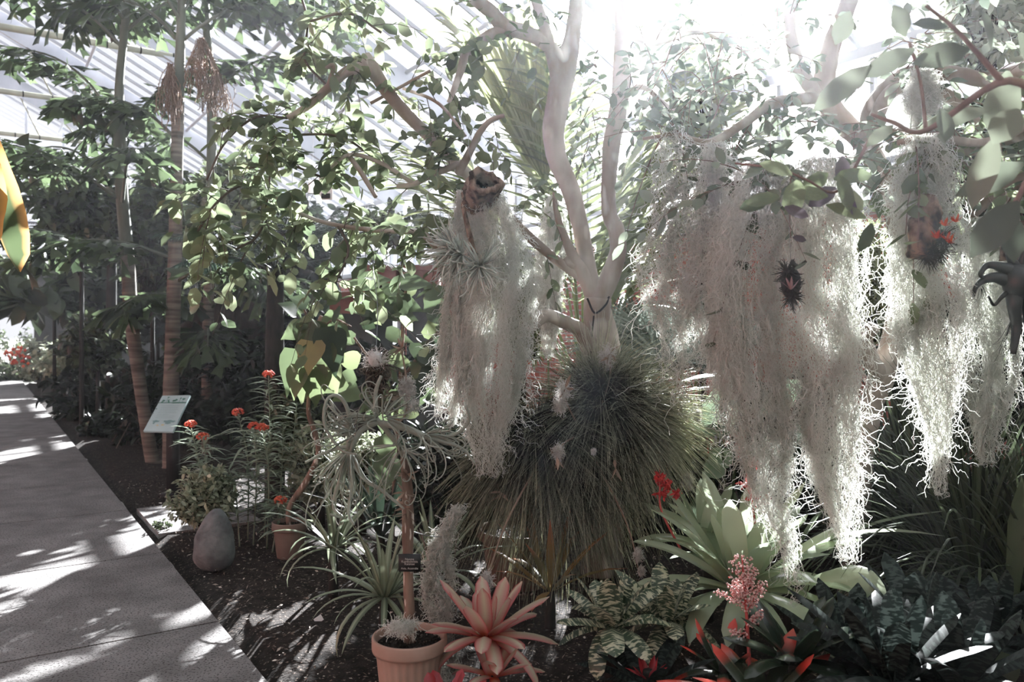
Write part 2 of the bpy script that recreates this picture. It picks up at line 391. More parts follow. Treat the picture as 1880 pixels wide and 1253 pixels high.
def blades(mb, paths, hw, side, fold=.25, tone=None, seed=2, notch=0.0, wave=0.0):
    """N ribbons with a channelled cross-section of three vertices; hw N,M half widths; side N,3 or N,M,3"""
    N, M, _ = paths.shape; g = R(seed)
    hw = np.broadcast_to(np.asarray(hw, float), (N, M))
    side = np.asarray(side, float)
    if side.ndim == 2: side = np.repeat(side[:, None], M, 1)
    T = nrm(np.gradient(paths, axis=1))
    side = nrm(side - T * (side * T).sum(-1, keepdims=True)); nor = np.cross(side, T)
    s = side * hw[..., None]; up = nor * (hw * fold)[..., None]
    mid = paths - up * .5
    if notch: mid = mid.copy(); mid[:, -1] = mid[:, -1] * (1 - notch) + mid[:, -2] * notch
    l, r = paths - s + up * .5, paths + s + up * .5
    if wave:
        k = np.linspace(0, 1, M)[None, :] * 14 + g.uniform(0, 6, (N, 1))
        l = l + nor * (hw * wave * np.sin(k))[..., None]; r = r + nor * (hw * wave * np.sin(k * 1.15 + 1))[..., None]
    V = np.stack([l, mid, r], 2)
    n0 = np.arange(N)[:, None, None] * M * 3; i = np.arange(M - 1)[None, :, None] * 3; j = np.arange(2)[None, None]
    F = np.stack([n0 + i + j, n0 + i + j + 1, n0 + i + j + 4, n0 + i + j + 3], -1).reshape(-1, 4)
    if tone is None: tone = g.uniform(0, 1, N)
    A3 = np.zeros((N, M, 3, 3)); A3[..., 0] = np.linspace(0, 1, M)[None, :, None]; A3[..., 1] = np.array([-1, 0, 1])[None, None]; A3[..., 2] = np.asarray(tone)[:, None, None]
    return mb.add(V, F, A3)
PROF = {
    'ovate': [.10, .78, 1.0, .80, .03], 'round': [.15, .9, 1.0, .92, .12], 'lance': [.12, .8, 1.0, .62, .02],
    'fish': [.06, .35, .75, 1.0], 'far': [.15, 1.0, .05], 'heart': [.70, 1.0, .98, .80, .52, .24, .02],
    'strap': [.75, .9, 1, 1, .95, .85, .7, .45, .04], 'tongue': [.7, .8, .9, 1, 1, 1, .95, .8, .08],
    'needle': [1, .9, .75, .5, .1], 'grass': [.7, 1, 1, .9, .75, .5, .06], 'petal': [.3, 1, .8, .02],
}
def leaves(mb, base, d, up, L, W, prof='ovate', droop=.25, fold=.3, tone=None, seed=3, notch=0):
    p = np.array(PROF[prof]); M = len(p); t = np.linspace(0, 1, M)[None, :, None]
    N = len(base); L = np.broadcast_to(np.asarray(L, float), (N,)); W = np.broadcast_to(np.asarray(W, float), (N,))
    d = nrm(d); side = nrm(np.cross(d, up)); u = nrm(np.cross(side, d))
    dr = np.broadcast_to(np.asarray(droop, float), (N,))
    path = base[:, None] + d[:, None] * L[:, None, None] * t - u[:, None] * (L * dr)[:, None, None] * t ** 2
    return blades(mb, path, W[:, None] * p[None], side, fold, tone, seed, notch)
def rosette(mb, c, n, L, W, el=(80, 5), droop=(10, 70), prof='strap', fold=.35, seed=0, az0=0, azr=None, base_r=.02, curl=1.5, ljit=.15, wave=0, tone=None, lprof=None):
    """leaves spiralling out of a centre; inner ones first (upright) outer ones last (flat)"""
    g = R(seed); k = np.arange(n) / max(n - 1, 1)
    az = az0 + np.arange(n) * 2.39996 + g.normal(0, .12, n) if azr is None else g.uniform(azr[0], azr[1], n)
    e0 = np.radians(el[0] + (el[1] - el[0]) * k + g.normal(0, 5, n)); dp = np.radians(droop[0] + (droop[1] - droop[0]) * k) * g.uniform(.7, 1.25, n)
    ll = L * ((.62 + .38 * np.sin(np.pi * (.2 + .6 * k))) if lprof is None else np.interp(k, *lprof)) * g.uniform(1 - ljit, 1 + ljit, n)
    p = np.array(PROF[prof]); M = len(p); t = np.linspace(0, 1, M)
    rad = np.stack([np.cos(az), np.sin(az), 0 * az], -1); up = np.array([0, 0, 1.0])
    ang = e0[:, None] - dp[:, None] * t[None] ** curl
    step = ll[:, None] / (M - 1)
    dx = np.cos(ang) * step; dz = np.sin(ang) * step
    x = np.concatenate([np.zeros((n, 1)), np.cumsum((dx[:, :-1] + dx[:, 1:]) / 2, 1)], 1) + base_r
    z = np.concatenate([np.zeros((n, 1)), np.cumsum((dz[:, :-1] + dz[:, 1:]) / 2, 1)], 1)
    sideways = g.normal(0, .06, n)[:, None] * ll[:, None] * t[None] ** 2
    tang = np.stack([-np.sin(az), np.cos(az), 0 * az], -1)
    path = np.asarray(c)[None, None] + rad[:, None] * x[..., None] + up * z[..., None] + tang[:, None] * sideways[..., None]
    w = W * g.uniform(.85, 1.15, n)
    return blades(mb, path, w[:, None] * p[None], tang, fold, tone, seed + 1, 0, wave)
def ball(mb, c, r, seg=8, ring=5, squash=(1, 1, 1), tone=.5):
    u = np.linspace(0, np.pi, ring + 1); v = np.linspace(0, 2 * np.pi, seg, endpoint=False)
    V = np.stack([np.sin(u)[:, None] * np.cos(v), np.sin(u)[:, None] * np.sin(v), np.cos(u)[:, None] * np.ones(seg)], -1)
    V = V * r * np.array(squash) + np.asarray(c)
    i = np.arange(ring)[:, None] * seg; j = np.arange(seg)[None]; j2 = (j + 1) % seg
    F = np.stack([i + j, i + seg + j, i + seg + j2, i + j2], -1).reshape(-1, 4)
    return mb.add(V, F, np.zeros(((ring + 1) * seg, 3)) + (0, 0, tone))
def balls(mb, C, r, tone=None, seed=0):
    """many little octahedron-ish berries"""
    g = R(seed); N = len(C); r = np.broadcast_to(np.asarray(r, float), (N,))
    o = np.array([[0, 0, 1], [1, 0, 0], [0, 1, 0], [-1, 0, 0], [0, -1, 0], [0, 0, -1]], float)
    V = C[:, None] + o[None] * r[:, None, None]
    f = np.array([[0, 1, 2], [0, 2, 3], [0, 3, 4], [0, 4, 1], [5, 2, 1], [5, 3, 2], [5, 4, 3], [5, 1, 4]])
    F = (np.arange(N)[:, None, None] * 6 + f[None]).reshape(-1, 3)
    if tone is None: tone = g.uniform(0, 1, N)
    A = np.zeros((N, 6, 3)); A[..., 2] = tone[:, None]
    return mb.add(V, F, A)
def lathe(mb, prof, c, seg=48, flute=0):
    prof = np.asarray(prof, float); th = np.linspace(0, 2 * np.pi, seg, endpoint=False)
    rr = prof[:, 0][:, None] * np.ones(seg)
    if flute: rr = rr - prof[:, 2][:, None] * (.5 + .5 * np.cos(th * flute))[None] * .006
    V = np.stack([rr * np.cos(th), rr * np.sin(th), prof[:, 1][:, None] * np.ones(seg)], -1) + np.asarray(c)
    m = len(prof); i = np.arange(m - 1)[:, None] * seg; j = np.arange(seg)[None]; j2 = (j + 1) % seg
    F = np.stack([i + j, i + j2, i + seg + j2, i + seg + j], -1).reshape(-1, 4)
    return mb.add(V, F)
def box(mb, c, ax, half):
    """box at centre c with axes ax (3 unit rows) and half sizes"""
    ax = np.asarray(ax, float); c = np.asarray(c, float)
    s = np.array([[x, y, z] for x in (-1, 1) for y in (-1, 1) for z in (-1, 1)], float) * np.asarray(half)
    V = c + s @ ax
    F = [[0, 1, 3, 2], [4, 6, 7, 5], [0, 4, 5, 1], [2, 3, 7, 6], [0, 2, 6, 4], [1, 5, 7, 3]]
    return mb.add(V, F)
def beam(mb, a, b, w, h, up=(0, 0, 1)):
    a = np.asarray(a, float); b = np.asarray(b, float); d = nrm(b - a); s = nrm(np.cross(d, up)); u = np.cross(s, d)
    return box(mb, (a + b) / 2, [d, s, u], [np.linalg.norm(b - a) / 2, w / 2, h / 2])
XYZ = np.eye(3)

def bush(base, cc, radii, ntw, nlf, L, W, prof='ovate', seed=0, droop=.3, up_bias=.3, stem_r=.006, spread=.15, shell=.45, tmin=.45):
    g = R(seed); base = np.asarray(base, float); cc = np.asarray(cc, float); radii = np.asarray(radii, float)
    v = nrm(g.normal(size=(ntw, 3))); rr = g.uniform(shell, 1, (ntw, 1)) ** .6
    end = cc + v * rr * radii
    end[:, 2] = np.maximum(end[:, 2], base[2] + .05)
    st = base + np.stack([g.normal(0, spread, ntw), g.normal(0, spread, ntw), np.zeros(ntw)], -1) * np.array([1, 1, 0])
    ctrl = st * .35 + end * .65; ctrl[:, 2] = st[:, 2] * .3 + end[:, 2] * .75 + .1 * (end[:, 2] - st[:, 2]) + g.normal(0, .04, ntw)
    t = np.linspace(0, 1, 7)[None, :, None]
    path = st[:, None] * (1 - t) ** 2 + 2 * ctrl[:, None] * t * (1 - t) + end[:, None] * t ** 2
    sm = MB(); strands(sm, path, np.linspace(stem_r, stem_r * .3, 7)[None] * np.ones((ntw, 1)), 4, seed=seed)
    s = g.uniform(tmin, 1.0, (ntw, nlf)); s[:, 0] = 1
    q = s[..., None]
    pos = (st[:, None] * (1 - q) ** 2 + 2 * ctrl[:, None] * q * (1 - q) + end[:, None] * q ** 2).reshape(-1, 3)
    tan = (2 * (1 - q) * (ctrl - st)[:, None] + 2 * q * (end - ctrl)[:, None]).reshape(-1, 3)
    n = len(pos); rnd = nrm(g.normal(size=(n, 3)))
    d = nrm(nrm(tan) * .55 + rnd * .9 + np.array([0, 0, up_bias - .3]))
    up = nrm(np.array([0, 0, 1.0]) + g.normal(0, .45, (n, 3)))
    ll = L * g.uniform(.6, 1.25, n)
    lf = MB(); leaves(lf, pos, d, up, ll, ll * (W / L) * .62, prof, g.uniform(.1, 2 * droop, n), .3, seed=seed + 7)
    return sm, lf
def twigs_on(branches, ntw, tl, nlf, L, W, prof='round', seed=0, hang=.3, tmin=.2, stem_r=.004, out=None, droop=.2, rng=(0.15, 1)):
    """twigs with leaves growing from the branch polylines (list of K,4 arrays)"""
    g = R(seed); P0, T0 = [], []
    lens = np.array([np.linalg.norm(np.diff(np.asarray(b)[:, :3], axis=0), axis=1).sum() for b in branches])
    for b, ln in zip(branches, lens):
        k = max(1, int(round(ntw * ln / lens.sum()))); c = crv(np.asarray(b, float), 60)[:, :3]
        i = (g.uniform(rng[0], rng[1], k) * 58).astype(int)
        P0.append(c[i]); T0.append(nrm(c[i + 1] - c[i]))
    p0 = np.vstack(P0); t0 = np.vstack(T0); n = len(p0)
    d0 = nrm(t0 * .5 + nrm(g.normal(size=(n, 3))) * 1.0 + (0 if out is None else np.asarray(out)))
    tlen = tl * g.uniform(.45, 1.3, n)
    p1 = p0 + d0 * tlen[:, None] * .55 + np.array([0, 0, .08]) * tlen[:, None]
    p2 = p0 + d0 * tlen[:, None] + np.array([0, 0, -hang]) * tlen[:, None] + g.normal(0, .1, (n, 3)) * tlen[:, None]
    t = np.linspace(0, 1, 6)[None, :, None]
    path = p0[:, None] * (1 - t) ** 2 + 2 * p1[:, None] * t * (1 - t) + p2[:, None] * t ** 2
    sm = MB(); strands(sm, path, np.linspace(stem_r, stem_r * .35, 6)[None] * np.ones((n, 1)), 4, seed=seed)
    s = np.linspace(tmin, 1, nlf)[None] + g.normal(0, .03, (n, nlf)); q = np.clip(s, 0, 1)[..., None]
    pos = (p0[:, None] * (1 - q) ** 2 + 2 * p1[:, None] * q * (1 - q) + p2[:, None] * q ** 2).reshape(-1, 3)
    tan = nrm((2 * (1 - q) * (p1 - p0)[:, None] + 2 * q * (p2 - p1)[:, None]).reshape(-1, 3)); m = len(pos)
    sgn = np.tile(np.where(np.arange(nlf) % 2, 1, -1), n)[:, None]
    sd = nrm(np.cross(tan, np.array([0, 0, 1.0]) + g.normal(0, .3, (m, 3))))
    d = nrm(tan * .5 + sd * sgn * .8 + g.normal(0, .35, (m, 3)) + np.array([0, 0, -.15]))
    up = nrm(np.array([0, 0, 1.0]) + g.normal(0, .5, (m, 3)))
    ll = L * g.uniform(.6, 1.2, m)
    lf = MB(); leaves(lf, pos, d, up, ll, ll * (W / L), prof, g.uniform(0, 2 * droop, m), .28, seed=seed + 5)
    return sm, lf
def frond(rach, lf, base, az, el, L, droop, nl, ll, lw, prof='grass', seed=0, ang=55, hang=.3, r=.012, start=.15, jit=.08, notch=0, twist=0):
    g = R(seed); m = 14; t = np.linspace(0, 1, m)
    a = math.radians(el) - math.radians(droop) * t ** 1.3
    h = np.array([math.cos(az), math.sin(az), 0])
    st = L / (m - 1)
    X = np.asarray(base) + np.concatenate([[np.zeros(3)], np.cumsum(((np.cos(a)[:, None] * h + np.sin(a)[:, None] * [0, 0, 1]) * st)[:-1], 0)])
    tube(rach, np.column_stack([X, np.linspace(r, r * .25, m)]), n=m, sides=6)
    s = np.repeat(np.linspace(start, 1, nl), 2); i = np.clip((s * (m - 1)).astype(int), 0, m - 2); f = (s * (m - 1) - i)[:, None]
    pos = X[i] * (1 - f) + X[i + 1] * f; tan = nrm(X[i + 1] - X[i])
    sgn = np.tile([1, -1], nl)[:, None]
    lat = np.cross(h, [0, 0, 1.0]); lat = lat * math.cos(twist) + np.cross(lat, h) * math.sin(twist)
    an = np.radians(ang * (1 - .45 * s))[:, None]
    d = tan * np.cos(an) + lat * sgn * np.sin(an) + np.array([0, 0, -hang * .5]) + g.normal(0, jit, (len(s), 3))
    le = ll * (np.sin(np.pi * np.clip(s * .85 + .12, 0, 1)) ** .6) * g.uniform(.85, 1.1, len(s))
    nu = nrm(np.cross(d, np.cross(np.array([0, 0, 1.0]), d)) + g.normal(0, .12, d.shape))
    leaves(lf, pos, d, nu, le, lw, prof, hang, .25, seed=seed + 3, notch=notch)
    return X
def fan(mb, stalk, base, hub, L, n, w, facing, spread=150, seed=0, droop=.25):
    """a palmate leaf: segments radiating from the hub of a stalk"""
    g = R(seed); base = np.asarray(base, float); hub = np.asarray(hub, float)
    tube(stalk, [[*base, .009], [*(base * .4 + hub * .6 + [0, 0, .05]), .007], [*hub, .005]], sides=6)
    ax = nrm(hub - base); f = nrm(np.asarray(facing, float)); s = nrm(np.cross(ax, f)); ax = nrm(np.cross(f, s))
    a = np.radians(np.linspace(-spread, spread, n) + g.normal(0, 1.5, n))
    d = np.cos(a)[:, None] * ax + np.sin(a)[:, None] * s
    ll = L * (.75 + .25 * np.cos(a / 1.3)) * g.uniform(.92, 1.06, n)
    leaves(mb, np.repeat(hub[None], n, 0), d, np.repeat(f[None], n, 0), ll, w, 'grass', droop, .5, seed=seed)
def moss(mb, cols, Y, N, seglen=.3, rad=.0014, fringe=.45, seed=0, depth=.6, M=20, wig=1.0, lobes=7, fl=.065, tone=(0, 1)):
    """hanging curtain; cols = [(px, py, halfwidth_px)...] from top to bottom at depth Y"""
    g = R(seed); c = np.asarray(cols, float); X = (c[:, 0] - 940) / FPX * Y; Z = EYE - (c[:, 1] - 600) / FPX * Y; H = c[:, 2] / FPX * Y
    Lt = Z[0] - Z[-1]; s = (Z[0] - Z) / Lt
    dens = np.interp(np.linspace(0, 1, 200), s, H) + .01; cdf = np.cumsum(dens) / dens.sum()
    s0 = np.interp(g.uniform(0, 1, N), cdf, np.linspace(0, 1, 200)) - seglen / Lt * .35
    s0 = np.clip(s0, 0, 1)
    # strands gather in lobes (ropes) of their own width and length, so the curtain has folds and gaps
    lob = g.integers(0, lobes, N); la = np.linspace(-.8, .8, lobes) + g.normal(0, .08, lobes); lb = g.uniform(-.8, .8, lobes)
    lw = g.uniform(.10, .26, lobes); lend = g.uniform(.62, 1.03, lobes); lend[lobes // 2] = 1.03
    s0 = s0 * (.35 + .65 * lend[lob])
    ux = la[lob] + g.normal(0, 1, N) * lw[lob]; uy = lb[lob] + g.normal(0, 1, N) * lw[lob] * 1.2
    ln = seglen * g.uniform(.4, 1.3, N) / Lt
    t = np.linspace(0, 1, M)
    S = np.minimum(s0[:, None] + ln[:, None] * t[None], 1.04)
    sq = 1 - .75 * np.clip((S - lend[lob][:, None] + .25) / .25, 0, 1)          # each rope thins towards its own end
    h = np.interp(S, s, H); cx = np.interp(S, s, X)
    sway = .02 * np.sin(S * 9 + lob[:, None] * 2.1) * wig
    zz = Z[0] - Lt * S
    w = g.normal(0, 1, (N, M, 3)); w = np.cumsum(w, 1) * .55 + w * .5; w -= w[:, :1]
    amp = .0046 * wig
    ph = g.uniform(0, 6.28, (N, 2)); fr = g.uniform(2.5, 7, (N, 2))
    cur = np.stack([np.sin(ph[:, :1] + fr[:, :1] * t * 6.28), np.cos(ph[:, 1:] + fr[:, 1:] * t * 6.28), .6 * np.sin(ph[:, :1] * 2 + fr[:, 1:] * t * 6.28)], -1) * g.uniform(.003, .010, (N, 1, 1)) * wig
    off = la[lob][:, None] * h + (ux - la[lob])[:, None] * h * sq
    path = np.stack([cx + off + sway, Y + (lb[lob][:, None] + (uy - lb[lob])[:, None] * sq) * h * depth, zz], -1) + w * amp + cur
    tn = g.uniform(*tone, N) * .7 + .3 * g.uniform(0, 1, lobes)[lob]
    strands(mb, path, np.linspace(rad, rad * .6, M)[None] * g.uniform(.7, 1.3, (N, 1)), 3, tone=tn, seed=seed + 1)
    # short curls sticking out of the surface
    n2 = int(N * fringe); sf = np.interp(g.uniform(0, 1, n2), cdf, np.linspace(0, 1, 200))
    th = g.uniform(0, 6.28, n2); hf = np.interp(sf, s, H) * g.uniform(.75, 1.05, n2)
    p0 = np.stack([np.interp(sf, s, X) + np.cos(th) * hf, Y + np.sin(th) * hf * depth, Z[0] - Lt * sf], -1)
    d = nrm(np.stack([np.cos(th), np.sin(th) * .8, g.normal(-.55, .55, n2)], -1) + g.normal(0, .3, (n2, 3)))
    mm = 10; t2 = np.linspace(0, 1, mm)[None, :, None]; l2 = fl * g.uniform(.35, 1.4, (n2, 1, 1))
    bend = nrm(g.normal(size=(n2, 3)) + np.array([0, 0, -.8]))[:, None]
    p = p0[:, None] + d[:, None] * l2 * t2 + bend * l2 * .55 * t2 ** 2 + np.cumsum(g.normal(0, .006 * wig, (n2, mm, 3)), 1)
    strands(mb, p, np.linspace(rad * 1.0, rad * .5, mm)[None] * np.ones((n2, 1)), 3, tone=g.uniform(.3, 1, n2), seed=seed + 2)
    return mb
def curls(mb, c, n, L, r0, coils, seed, el=(-60, 70), rad0=.02, tone=None, azr=(0, 6.283), sides=5, grav=.5):
    """leaves that leave the centre and roll up at their tips"""
    g = R(seed); M = 26; t = np.linspace(0, 1, M)
    az = g.uniform(*azr, n); e = np.radians(g.uniform(*el, n)); ll = L * g.uniform(.55, 1.2, n)
    d = np.stack([np.cos(az) * np.cos(e), np.sin(az) * np.cos(e), np.sin(e)], -1)
    side = nrm(np.cross(d, nrm(g.normal(size=(n, 3))))); b = np.cross(side, d)
    turn = g.uniform(*coils, n) * g.choice([-1, 1], n)
    ang = turn[:, None] * t[None] ** 2.6 * 6.28
    st = (ll[:, None] / (M - 1)) * (1 - .72 * t[None] ** 1.5)
    dirs = d[:, None] * np.cos(ang)[..., None] + b[:, None] * np.sin(ang)[..., None] + side[:, None] * (.12 * np.sin(ang))[..., None] + np.array([0, 0, -1.0]) * (grav * t * (1 - t) * 1.6)[None, :, None]
    path = np.asarray(c) + d[:, None] * rad0 + np.cumsum(dirs * st[..., None], 1)
    strands(mb, path, r0 * (1 - .75 * t)[None] * g.uniform(.7, 1.2, (n, 1)), sides, tone=tone, seed=seed + 1)

# ================================================================== THE GREENHOUSE
WE, ZE, SL, WR = 7.2, 4.2, .53, -.2      # eaves across, eaves height, roof slope, ridge across
WL = 2 * WR - WE
L0, L1 = -3.0, 26.0
def roofz(w): return ZE + (WE - w) * SL if w > WR else ZE + (w - WL) * SL
def quad(mb, a, b, c, d): mb.add([a, b, c, d], [[0, 1, 2, 3]])

m = MB(); box(m, [0, 30, -.55], XYZ, [70, 70, .5]); struct('ground', m, M_outer)
m = MB()
ng = 90; ww = np.concatenate([np.linspace(WL, 1.04, 40), np.linspace(1.055, WE, 50)]); ll_ = np.linspace(L0, L1, ng * 2); gx, gy = np.meshgrid(ww, ll_, indexing='ij')
gz = .015 * np.sin(gx * 3.1 + 1) * np.cos(gy * 2.3) + .012 * np.sin(gx * 7.7) * np.sin(gy * 6.1) + R(4).normal(0, .004, gx.shape)
gz = gz - .01
on = (gx < 1.06) & (gx > -1.3); gz[on] = -.06
V = AW[None, None] * gx[..., None] + AL[None, None] * gy[..., None]; V[..., 2] = gz
i = np.arange(ng - 1)[:, None] * ng * 2; j = np.arange(ng * 2 - 1)[None]
Fq = np.stack([i + j, i + ng * 2 + j, i + ng * 2 + j + 1, i + j + 1], -1).reshape(-1, 4); m.add(V, Fq)
struct('floor', m, M_soil, smooth=True)
# path slabs with joints
m = MB()
js = [L0] + [4.41 + 1.55 * k for k in range(-4, 15)]; js = [v for v in js if L0 <= v < 29] + [29.2]
for a, b in zip(js[:-1], js[1:]):
    if b - a > .1: box(m, G(-.12, (a + b) / 2, -.035), [AW, AL, [0, 0, 1]], [1.17, (b - a) / 2 - .008, .045])
struct('path', m, M_conc)
m = MB(); box(m, G(-.12, 13, -.055), [AW, AL, [0, 0, 1]], [1.165, 16, .04]); struct('path_joint', m, M_conc_dark)
m = MB(); box(m, G(1.50, 7.0, -.03), [AW, AL, [0, 0, 1]], [.38, .50, .045])
struct('stepping_slab', m, M_conc)
# walls
m = MB(); box(m, G(WE + .15, (L0 + L1) / 2, 1.3), [AW, AL, [0, 0, 1]], [.15, (L1 - L0) / 2, 1.35]); struct('wall_right', m, M_brick)
m = MB(); box(m, G(WL - .15, (L0 + L1) / 2, 1.3), [AW, AL, [0, 0, 1]], [.15, (L1 - L0) / 2, 1.35]); struct('wall_left', m, M_brick)
m = MB(); box(m, G(WR, L0 - .15, 4.2), [AW, AL, [0, 0, 1]], [WE - WR + .3, .15, 4.3]); struct('added_light_blocker', m, M_blocker)  # unseen opaque wall, added behind the camera to block light from there
m = MB()
for w0, w1, z0, z1 in ((WL, -1.4, 0, 3.4), (1.3, WE, 0, 3.4), (-1.4, 1.3, 1.8, 3.4)):
    box(m, G((w0 + w1) / 2, L1 + .15, (z0 + z1) / 2), [AW, AL, [0, 0, 1]], [(w1 - w0) / 2, .15, (z1 - z0) / 2])
struct('wall_front', m, M_lintel)
m = MB(); box(m, G(WE + .05, (L0 + L1) / 2, 2.69), [AW, AL, [0, 0, 1]], [.25, (L1 - L0) / 2, .04])
box(m, G(WE, (L0 + L1) / 2, ZE), [AW, AL, [0, 0, 1]], [.06, (L1 - L0) / 2, .05])
box(m, G(WE + .02, (L0 + L1) / 2, 3.12), [AW, AL, [0, 0, 1]], [.04, (L1 - L0) / 2, .03])
box(m, G(WL, (L0 + L1) / 2, ZE), [AW, AL, [0, 0, 1]], [.12, (L1 - L0) / 2, .09])
struct('trim_1', m, M_frame)
m = MB(); n = 0
l = L0
while l < L1:
    box(m, G(WE + .05, l, 3.42), [AW, AL, [0, 0, 1]], [.03, .022, .76]); box(m, G(WL - .05, l, 3.42), [AW, AL, [0, 0, 1]], [.03, .022, .76]); l += 1.1
struct('trim_2', m, M_frame)
# roof bars, rafters, purlins
m = MB(); l = L0 + .1
while l < L1:
    beam(m, G(WE, l, ZE + .06), G(WR, l, roofz(WR + 1e-6) + .06), .035, .055)
    beam(m, G(WL, l, ZE + .06), G(WR, l, roofz(WR + 1e-6) + .06), .035, .055); l += .55
struct('trim_3', m, M_frame)
m = MB()
raf = [2.35, 6.6, 10.8, 15.15, 19.3, 23.5]
for l in raf:
    beam(m, G(WE, l, ZE - .16), G(WR, l, roofz(WR + 1e-6) - .16), .09, .36)
    beam(m, G(WL, l, ZE - .16), G(WR, l, roofz(WR + 1e-6) - .16), .09, .36)
    for s, w in ((1, WE - .02), (-1, WL + .02)): box(m, G(w, l, 2.1), [AW, AL, [0, 0, 1]], [.05, .035, 2.15])
struct('trim_4', m, M_frame)
m = MB()
for w in (6.4, 5.2, 3.9, 1.9, .2, -.6, -2.2, -4.2, -5.6):
    tube(m, [[*G(w, L0 + .05, roofz(w) - .02), .032], [*G(w, L1, roofz(w) - .02), .032]], n=2, sides=8)
struct('trim_5', m, M_frame)
m = MB(); bnd = MB()
for l in raf[2:]:
    zt = 6.27; w1 = WE - (zt - ZE) / SL
    tube(m, [[*G(w1, l, zt), .055], [*G(2 * WR - w1, l, zt), .055]], n=2, sides=10)
    for w in np.arange(2 * WR - w1 + .3, w1, .52):
        tube(bnd, [[*G(w - .012, l, zt), .06], [*G(w + .012, l, zt), .06]], n=2, sides=10)
    for w in (2.2, 1.3, -1.7, -2.6): tube(m, [[*G(w, l, zt), .018], [*G(w - .45 * np.sign(w), l, roofz(w - .45 * np.sign(w)) - .3), .018]], n=2, sides=6)
struct('trim_6', m, M_tie, smooth=True); struct('trim_7', bnd, M_band, smooth=True)
# end wall glazing frame
m = MB()
for w in np.arange(WL + .6, WE, .9): box(m, G(w, L1, (3.4 + roofz(w)) / 2), [AW, AL, [0, 0, 1]], [.025, .03, (roofz(w) - 3.4) / 2])
for z in (3.45, 4.4, 5.4, 6.4):
    a = WE if z < ZE else WE - (z - ZE) / SL
    box(m, G(WR, L1, z), [AW, AL, [0, 0, 1]], [a - WR, .035, .04])
struct('trim_8', m, M_frame)
# glass
m = MB(); quad(m, G(WE, L0, ZE + .1), G(WE, L1, ZE + .1), G(WR, L1, roofz(WR + 1e-6) + .1), G(WR, L0, roofz(WR + 1e-6) + .1))
quad(m, G(WR, L0, roofz(WR + 1e-6) + .1), G(WR, L1, roofz(WR + 1e-6) + .1), G(WL, L1, ZE + .1), G(WL, L0, ZE + .1)); struct('ceiling', m, M_glass)
m = MB(); quad(m, G(WE + .08, L0, 2.7), G(WE + .08, L1, 2.7), G(WE + .08, L1, ZE), G(WE + .08, L0, ZE)); struct('window_1', m, M_glass)
m = MB(); quad(m, G(WL - .08, L0, 2.6), G(WL - .08, L1, 2.6), G(WL - .08, L1, ZE), G(WL - .08, L0, ZE)); struct('window_2', m, M_glass)
m = MB(); m.add([G(WL, L1 + .06, 3.4), G(WE, L1 + .06, 3.4), G(WE, L1 + .06, ZE), G(WR, L1 + .06, roofz(WR + 1e-6)), G(WL, L1 + .06, ZE)], [[0, 1, 2, 3, 4]]); struct('window_3', m, M_glass)

def B(pts):
    return np.array([[*P(a, b, y), r / FPX * y] for a, b, y, r in pts])
def ground_under(px, Y): p = P(px, 600, Y); p[2] = 0; return p

